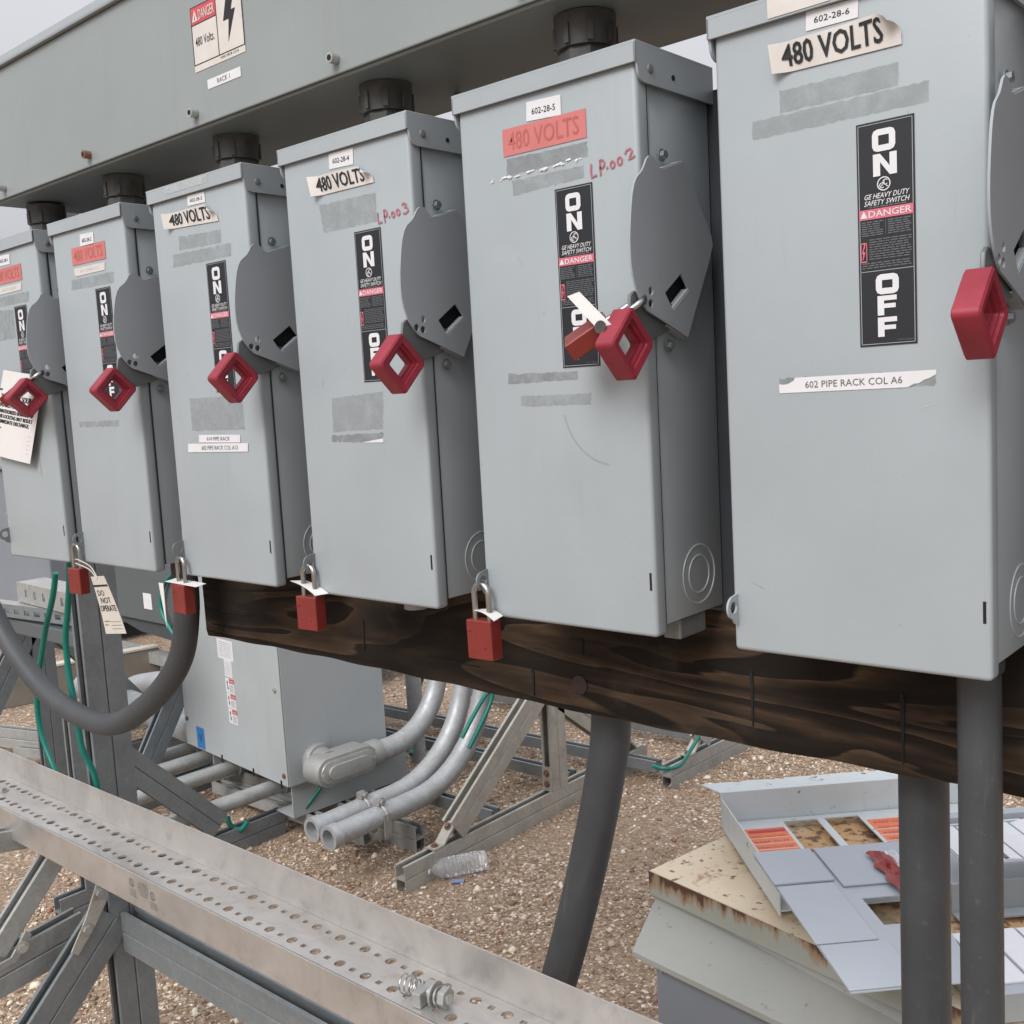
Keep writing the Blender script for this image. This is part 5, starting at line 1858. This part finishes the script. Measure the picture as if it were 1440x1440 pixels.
bend(1.005, 1.71, -1.945, 0.157, 0.0335, 1.0, 0.36, 'nearer of two open ended galvanised pipes bending upward')
bend(1.022, 1.715, -2.045, 0.153, 0.0335, 1.0, 0.36, 'farther of two open ended galvanised pipes bending upward')
bend(1.42, 1.735, -2.195, 0.248, 0.036, 1.0, 0.24, 'galvanised pipe rising from the cast conduit fitting', False)
conduit([(-2.40, 1.80, 0.06), (-2.40, 1.80, 1.0)], 0.03, M['rigid'], 'upright galvanised pipe just behind the enclosure corner')
for i, (x, y1) in enumerate(((-2.424, 1.25), (-2.72, 1.27), (-2.905, 1.28), (-3.045, 1.3))):
    t = conduit([(x, y1, 0.160), (x - 0.03, 0.72, 0.160)], 0.0255, M['strut'], ['nearest', 'second', 'third', 'farthest'][i] + ' of the parallel pipes running out under the enclosure', 'parallel pipes under the enclosure', name='galvanised_pipe')
    mb = MB().tube([(-0.002, -0.06, 0), (0.0, 0.03, 0)], 0.034, 18)
    mb.build('coupling', M['strutd'], t, smooth=40, bevel=0.002)
t = conduit([(-2.9, 1.25, 0.222), (-3.9, 1.25, 0.275)], 0.056, M['rigid'], 'fat pale pipe entering the left side of the enclosure', name='galvanised_pipe')
pth = smooth_path([(-3.3, 1.47, 0.30), (-3.5, 1.45, 0.285), (-3.7, 1.46, 0.25), (-3.88, 1.46, 0.20), (-4.0, 1.47, 0.10), (-4.02, 1.47, 0.0)], 6)
conduit(pth, 0.062, M['rigid'], 'fat galvanised elbow behind the loop conduit', name='galvanised_elbow', couplings=[((-3.45, 1.457, 0.29), (-3.52, 1.453, 0.28), 0.07)])

wire([(-2.36, 1.9, 0.60), (-2.41, 1.9, 0.45), (-2.48, 1.88, 0.26), (-2.42, 1.80, 0.16), (-2.33, 1.70, 0.13)], 0.008, 'green wire hanging behind the enclosure by the first pipe bend')
wire([(-1.895, 1.74, 0.56), (-1.895, 1.701, 0.463), (-1.895, 1.64, 0.417), (-1.895, 1.587, 0.37), (-1.895, 1.535, 0.32)], 0.0075, 'left one of two short green wires tied to the nearer pipe bend')
wire([(-1.885, 1.74, 0.55), (-1.885, 1.692, 0.453), (-1.885, 1.666, 0.398), (-1.885, 1.604, 0.329), (-1.885, 1.555, 0.28)], 0.0075, 'right one of two short green wires tied to the nearer pipe bend')
wire([(-1.539, 2.46, 0.16), (-1.511, 2.317, 0.12), (-1.486, 2.196, 0.10), (-1.512, 2.144, 0.10), (-1.56, 2.14, 0.10)], 0.007, 'green wire lying on the far strut frame on open gravel')
wire([(-2.285, 1.30, 0.21), (-2.29, 1.255, 0.165), (-2.30, 1.215, 0.125), (-2.31, 1.18, 0.09)], 0.007, 'short green wire under the cast conduit fitting')
wire([(-2.47, 1.00, 0.10), (-2.44, 0.99, 0.085), (-2.40, 1.0, 0.075), (-2.385, 1.02, 0.10)], 0.009, 'stub of green wire on the foot strut below the enclosure')

# bottle on the gravel
bt = thing('plastic_bottle', 'crumpled clear plastic bottle lying on gravel beside the strut frame', 'bottle', (-1.700, 1.280, 0.031), (0, math.radians(-90), 0))
bt.rotation_euler = (Vector((0.085, 0.142, 0.0))).to_track_quat('Z', 'Y').to_euler()
pr = [(-0.098, 0.0105), (-0.085, 0.0105), (-0.082, 0.0135), (-0.078, 0.0135), (-0.076, 0.011), (-0.060, 0.024), (-0.045, 0.0305)]
z_ = -0.04
while z_ < 0.085:
    pr += [(z_, 0.0305), (z_ + 0.004, 0.0285), (z_ + 0.008, 0.0305)]
    z_ += 0.013
pr += [(0.092, 0.029), (0.097, 0.022), (0.094, 0.008)]
n = 20
vs = [(r * math.cos(2 * PI * k / n) * (1 - 0.1 * math.exp(-((z - 0.02) / 0.03) ** 2) * math.cos(4 * PI * k / n)), r * math.sin(2 * PI * k / n), z) for z, r in pr for k in range(n)]
fs = [(i * n + k, i * n + (k + 1) % n, (i + 1) * n + (k + 1) % n, (i + 1) * n + k) for i in range(len(pr) - 1) for k in range(n)]
MB().add(vs, fs).build('shell', M['clear'], bt, smooth=35)
mb = MB().tube([(0, 0, -0.101), (0, 0, -0.084)], 0.0135, 18)
mb.build('cap', M['film'], bt, smooth=40)
o = MB().box(-0.018, 0.018, -0.008, 0.008, 0, 0.004).build('litter_scrap', plain('blue_litter', (0.18, 0.22, 0.4), 0.5))
o.location = (-1.66, 1.245, 0.004)
o.rotation_euler = (0.1, 0, 0.7)
tag(o, 'small blue scrap lying beside the plastic bottle', 'litter')

# ------------------------------------------------------------------ rusty cabinet with panels on top
rc = thing('rusty_cabinet', 'low steel cabinet with rusting cream top and flared grey eaves', 'cabinet', (-0.703, 0.856, 0.45), (0, 0, math.radians(-10.5)))
RL, RD = 1.5, 0.66
mb = MB()
mb.box(0.0015, RL - 0.0015, 0.0015, RD - 0.0015, -0.003, 0.0)
mb.build('top_plate', M['rust'], rc)
mb = MB()
mb.add([(0, 0, -0.001), (RL, 0, -0.001), (RL, RD, -0.001), (0, RD, -0.001), (0, 0, -0.05), (RL, 0, -0.05), (RL, RD, -0.05), (0, RD, -0.05)], [(0, 1, 5, 4), (1, 2, 6, 5), (2, 3, 7, 6), (3, 0, 4, 7)])
mb.build('top_rim', M['ruste'], rc)
mb = MB()
e = 0.115
ez = -0.105
rg = [(0.012, 0.012, -0.05), (RL - 0.012, 0.012, -0.05), (RL - 0.012, RD - 0.012, -0.05), (0.012, RD - 0.012, -0.05), (0.062, -e, ez), (RL + e, -0.03, ez), (RL + e, RD + e, ez), (0.04, RD + e, ez), (0.062, -e, ez - 0.011), (RL + e, -0.03, ez - 0.011), (RL + e, RD + e, ez - 0.011), (0.04, RD + e, ez - 0.011), (0.09, -0.085, ez - 0.011), (RL, -0.012, ez - 0.011), (RL, RD, ez - 0.011), (0.09, RD, ez - 0.011)]
fs = []
for l in range(3):
    for k in range(4):
        fs.append((l * 4 + k, l * 4 + (k + 1) % 4, (l + 1) * 4 + (k + 1) % 4, (l + 1) * 4 + k))
mb.add(rg, fs)
mb.build('flared_eaves', M['skirt'], rc)
mb = MB()
mb.prism([(0.092, -0.083), (RL - 0.03, -0.012), (RL - 0.03, RD - 0.02), (0.092, RD - 0.02)], lambda a, b, t: (a, b, t), -0.449, ez - 0.0115)
bd = mb.build('cabinet_body', M['cabbody'], rc, bevel=0.004)
mb = hexbolt(MB(), (0.112, -0.0825, -0.135), (0, -1, 0), 0.006, 0.005)
mb.build('body_bolt', M['bolt'], bd)

# panels lie at 45 degrees to the row: local +x along the lip, local -y towards the viewer
def pan_thing(name, label, z, loc=(-0.676, 1.109)):
    return thing(name, label, 'metal panel', (loc[0], loc[1], z), (0, 0, math.radians(45)))


pz = 0.4535
pn = pan_thing('metal_pan', 'white grey sheet metal pan with orange warning stickers and two cut out windows', pz)
PLN, PWD = 0.62, 0.40
cut1 = [(0.13, -0.018), (0.205, -0.018), (0.205, -0.207), (0.13, -0.207)]
cut2 = [(0.222, -0.018), (0.298, -0.018), (0.298, -0.2), (0.222, -0.2)]
mb = MB()
mb.prism([(0.001, -PWD), (PLN, -PWD), (PLN, 0.0), (0.001, 0.0)], lambda a, b, t: (a, b, t), 0.012, 0.0145, [cut1, cut2])
mb.build('pan_floor', M['pan'], pn)
mb = MB()
mb.prism([(-0.002, -PWD - 0.0), (0.0, -PWD), (0.0, 0.002), (-0.002, 0.002)], lambda a, b, t: (a, b, t), 0.004, 0.07)
mb.build('side_wall', M['pan'], pn)
mb = MB()
mb.box(-0.002, PLN, 0.0025, 0.0045, 0.006, 0.082)
# lip on top of the back wall, its far edge bent and torn
lip = [(-0.03, 0.0048), (PLN, 0.0048), (PLN, 0.062)]
rr = random.Random(4)
xx = PLN
edge = []
while xx > -0.01:
    edge.append((xx, 0.062 + rr.uniform(-0.0015, 0.0015)))
    if 0.13 < xx < 0.16 or 0.05 < xx < 0.075:
        edge.append((xx - 0.002, 0.055))
    xx -= 0.02
mb.prism([(-0.002, 0.0048), (PLN, 0.0048)] + edge + [(-0.032, 0.06)], lambda a, b, t: (a, b, t), 0.0795, 0.082, [circ(0.34, 0.05, 0.006)])
mb.build('back_wall', M['pan'], pn)
for u0, u1, v0, v1 in ((0.03, 0.122, -0.046, -0.183), (0.306, 0.40, -0.046, -0.19)):
    fnp = lambda u, v, l=0.0, u0=u0, u1=u1, v0=v0, v1=v1: (u0 + (u1 - u0) * u, v1 + (v0 - v1) * v, 0.0149 + l)
    o = sheet(MB(), fnp).build('warning_sticker', M['orange'], pn)
    mb = MB()
    for i in range(4):
        rect2(mb, 0.0, 1.0, 0.015 + i * 0.2, 0.055 + i * 0.2, fnp, 0.0004)
    mb.build('pale_bands', M['peach'], o)
    mb = MB()
    for i in range(5):
        letters(mb, ['DANGER', 'HIGH VOLTAGE', 'KEEP OUT', 'HIGH VOLTAGE', 'KEEP OUT'][i], fnp, 0.1, 0.9, 0.09 + i * 0.19, 0.16 + i * 0.19, 0.01, 0, 0.0004)
    mb.build('lettering', M['fadedtext'], o)
    if u0 < 0.1:
        mb = rect2(MB(), 0.12, 0.98, 0.84, 0.93, fnp, 0.0007)
        mb.build('dark_red_band', M['hot'], o)
mb = ribbon(MB(), [(0.005, -0.10), (0.012, -0.09), (0.02, -0.10), (0.024, -0.115)], 0.004, lambda a, b, l: (a, b, 0.0149), 0)
mb.build('paint_squiggle', M['film'], pn)

sh = pan_thing('cover_panel', 'lilac grey cover panel with raised pads overhanging the rusty cabinet', 0.4535)
zs = 0.0715
hole = [(0.116, -0.492), (0.205, -0.492), (0.205, -0.585), (0.116, -0.585)]
mb = MB()
mb.prism([(-0.012, -0.765), (0.185, -0.765), (0.215, -0.60), (0.215, -0.30), (-0.018, -0.30)], lambda a, b, t: (a, b, t), zs, zs + 0.002, [[(0.116, -0.492), (0.2149, -0.492), (0.2149, -0.585), (0.116, -0.585)]])
mb.build('sheet', M['sheet'], sh)
for u0, u1, v0, v1, h in ((-0.018, 0.093, -0.425, -0.292, 0.0075), (0.1, 0.275, -0.45, -0.292, 0.0065), (-0.016, 0.088, -0.63, -0.43, 0.0055), (-0.013, 0.10, -0.762, -0.633, 0.0045)):
    mb = MB()
    mb.box(u0, u1, v0, v1, zs + 0.0025, zs + h)
    mb.build('raised_pad', M['sheet'], sh, bevel=0.0015)
wp = pan_thing('directory_panel', 'bright white panel with folded ribs behind the two straight conduits', 0.4535)
mb = MB()
zw = 0.084
mb.prism([(0.335, -0.435), (0.78, -0.435), (0.78, -0.262), (0.335, -0.262)], lambda a, b, t: (a, b, t), zw, zw + 0.002)
mb.prism([(0.335, -0.26), (0.78, -0.26), (0.78, -0.235), (0.335, -0.235)], lambda a, b, t: (a, b, t + 0.004), zw, zw + 0.012)
mb.build('sheet', M['sheet'], wp)
for i in range(8):
    mb = MB()
    x_ = 0.34 + i * 0.054
    mb.prism([(x_, zw + 0.0024), (x_ + 0.047, zw + 0.0024), (x_ + 0.047, zw + 0.006), (x_ + 0.024, zw + 0.009), (x_, zw + 0.004)], lambda a, b, t: (a, t, b), -0.432, -0.275)
    mb.build('white_card', M['card'], wp)
    mb = MB()
    mb.box(x_ + 0.015, x_ + 0.022, -0.43, -0.405, zw + 0.0085, zw + 0.0105)
    mb.build('card_clip', M['lever'], wp)
mb = MB()
mb.box(0.30, 0.75, -0.446, -0.443, 0.004, 0.06)
mb.box(0.30, 0.75, -0.475, -0.447, 0.004, 0.007)
mb.build('bracket_rail', M['tfm'], wp)
wq = pan_thing('lower_panel', 'white topped panel at the front right edge of the rusty cabinet', 0.4535)
mb = MB()
mb.prism([(0.205, -0.765), (0.62, -0.765), (0.62, -0.585), (0.222, -0.585)], lambda a, b, t: (a, b, t), 0.046, 0.048)
mb.build('sheet', M['sheet'], wq)
for i in range(7):
    x_ = 0.226 + i * 0.056
    mb = MB()
    mb.box(x_, x_ + 0.05, -0.74, -0.592, 0.0485, 0.0515 + 0.001 * (i % 2))
    mb.build('white_card', M['card'], wq)
mb = MB()
mb.box(0.2, 0.62, -0.764, -0.6, 0.002, 0.0455)
mb.build('frame', M['tfm'], wq)

rb = thing('plastic_scrap', 'crumpled red and white plastic film lying on the cover panel', 'plastic scrap', (-0.238, 0.955, 0.4535 + 0.079), (0, 0, math.radians(-45)))
rr = random.Random(9)
for nm, mt, ox, wd in (('red_film', M['redbag'], 0.0, 0.04), ('white_film', M['film'], 0.03, 0.025)):
    nu = 9
    vs = [((i / nu - 0.5) * 0.15, ox + (j / 5 - 0.5) * wd * (0.7 + 0.5 * rr.random()), 0.003 + 0.014 * rr.random() * (1 - abs(j - 2.5) / 3.2)) for j in range(6) for i in range(nu + 1)]
    MB().add(vs, [(j * (nu + 1) + i, j * (nu + 1) + i + 1, (j + 1) * (nu + 1) + i + 1, (j + 1) * (nu + 1) + i) for j in range(5) for i in range(nu)]).build(nm, mt, rb)

# ------------------------------------------------------------------ far left background
fc = thing('far_cabinet', 'large blue grey cabinet far behind the left end box', 'cabinet', (-5.75, 2.0, 0))
mb = MB()
mb.box(-2.0, 0.0, 0.0, 1.4, 0.12, 1.13)
mb.build('cabinet_body', M['cabbody'], fc, bevel=0.01)
mb = MB()
mb.box(-2.03, 0.03, -0.03, 1.43, 1.135, 1.16)
mb.build('roof', M['cabbody'], fc, bevel=0.005)
mb = MB()
mb.box(-1.9, -0.1, 0.1, 1.3, 0.0, 0.118)
mb.build('plinth', M['seam'], fc)
for px, pz_ in ((-0.12, 0.78), (-0.3, 0.72), (-0.5, 0.85)):
    hexbolt(MB(), (px, -0.001, pz_), (0, -1, 0), 0.012, 0.008).build('panel_screw', M['bolt'], fc)

dk = thing('dark_cabinet', 'dark grey cabinet on a low skid between the second and third boxes', 'cabinet', (-4.98, 2.0, 0), (0, 0, math.radians(-1)))
mb = MB()
mb.box(0.0, 1.5, 0.0, 0.9, 0.33, 0.66)
cb = mb.build('cabinet_body', M['dark'], dk, bevel=0.006)
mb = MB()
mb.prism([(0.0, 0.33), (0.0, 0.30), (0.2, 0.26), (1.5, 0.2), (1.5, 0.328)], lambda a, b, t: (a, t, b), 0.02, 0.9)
mb.build('underside', M['seam'], dk)  # dark solid standing in for the shadow below the cabinet
for px, pz_, w in ((0.30, 0.40, 0.085), (0.62, 0.37, 0.05)):
    mb = MB()
    mb.box(px, px + w, -0.0022, -0.0008, pz_, pz_ + 0.085)
    lo = mb.build('rating_label', M['white'], cb)
mb = MB()
mb.box(-0.35, 1.5, 0.02, 0.09, 0.09, 0.15)
mb.build('skid_rail', M['strut'], dk)
for px in (-0.15, 0.35, 1.0):
    mb = MB()
    mb.box(px, px + 0.05, 0.03, 0.08, 0.0, 0.089)
    mb.build('skid_foot', M['strutd'], dk)
wire([(-4.30, 1.98, 0.64), (-4.42, 1.97, 0.55), (-4.45, 1.96, 0.43), (-4.36, 1.95, 0.33), (-4.27, 1.95, 0.25), (-4.26, 1.95, 0.18)], 0.011, 'thin green wire hanging on the dark cabinet')

tb = thing('tan_curb', 'tan painted steel curb with pale top strip behind the loop conduit', 'curb', (-4.78, 1.75, 0), (0, 0, math.radians(-12)))
MB().box(-0.12, 0.0, -1.6, 0.33, 0.0, 0.165).build('side_wall', M['tan'], tb, bevel=0.004)
MB().box(-0.06, 0.004, -1.6, 0.33, 0.1655, 0.18).build('cap_strip', M['capw'], tb, bevel=0.003)

def perf(p0, p1, h, dpt, label, mat, slots):
    t = thing('perforated_channel', label, 'channel', p0)
    d = Vector(p1) - Vector(p0)
    L = d.length
    t.rotation_euler = (0, 0, math.atan2(d.y, d.x))
    hs = [[(a - w / 2, h * 0.3), (a + w / 2, h * 0.3), (a + w / 2, h * 0.7), (a - w / 2, h * 0.7)] for a, w in slots]
    mb = MB()
    mb.prism([(0, 0), (L, 0), (L, h), (0, h)], lambda a, b, q: (a, q, b), 0, 0.003, hs)
    mb.build('slotted_face', mat, t)
    mb = MB()
    mb.box(0, L, 0.0032, dpt, h - 0.003, h)
    mb.build('top_flange', M['tray'], t)  # brighter metal than the face: the sky's reflection is put into the colour
    mb = MB()
    mb.box(0, L, 0.0032, dpt, 0.0, 0.003)
    mb.build('bottom_flange', mat, t)


perf((-4.0, 0.62, 0.752), (-2.80, 0.757, 0.752), 0.045, 0.05, 'horizontal slotted channel left of the support post', M['strutd'], [(0.05 + i * 0.062, 0.032) for i in range(18)])
perf((-3.27, 0.745, 0.80), (-2.75, 0.715, 0.80), 0.07, 0.10, 'short slotted channel with bright top resting on another channel', M['strut'], [(0.08 + i * 0.075, 0.022) for i in range(6)])
bb = thing('equipment_bar', 'dark horizontal bar under the slotted channel at the left', 'bar', (-3.3, 0.72, 0.69))
MB().box(-0.7, 0.55, 0.0, 0.12, 0.0, 0.05).build('bar_body', M['dark'], bb, bevel=0.004)
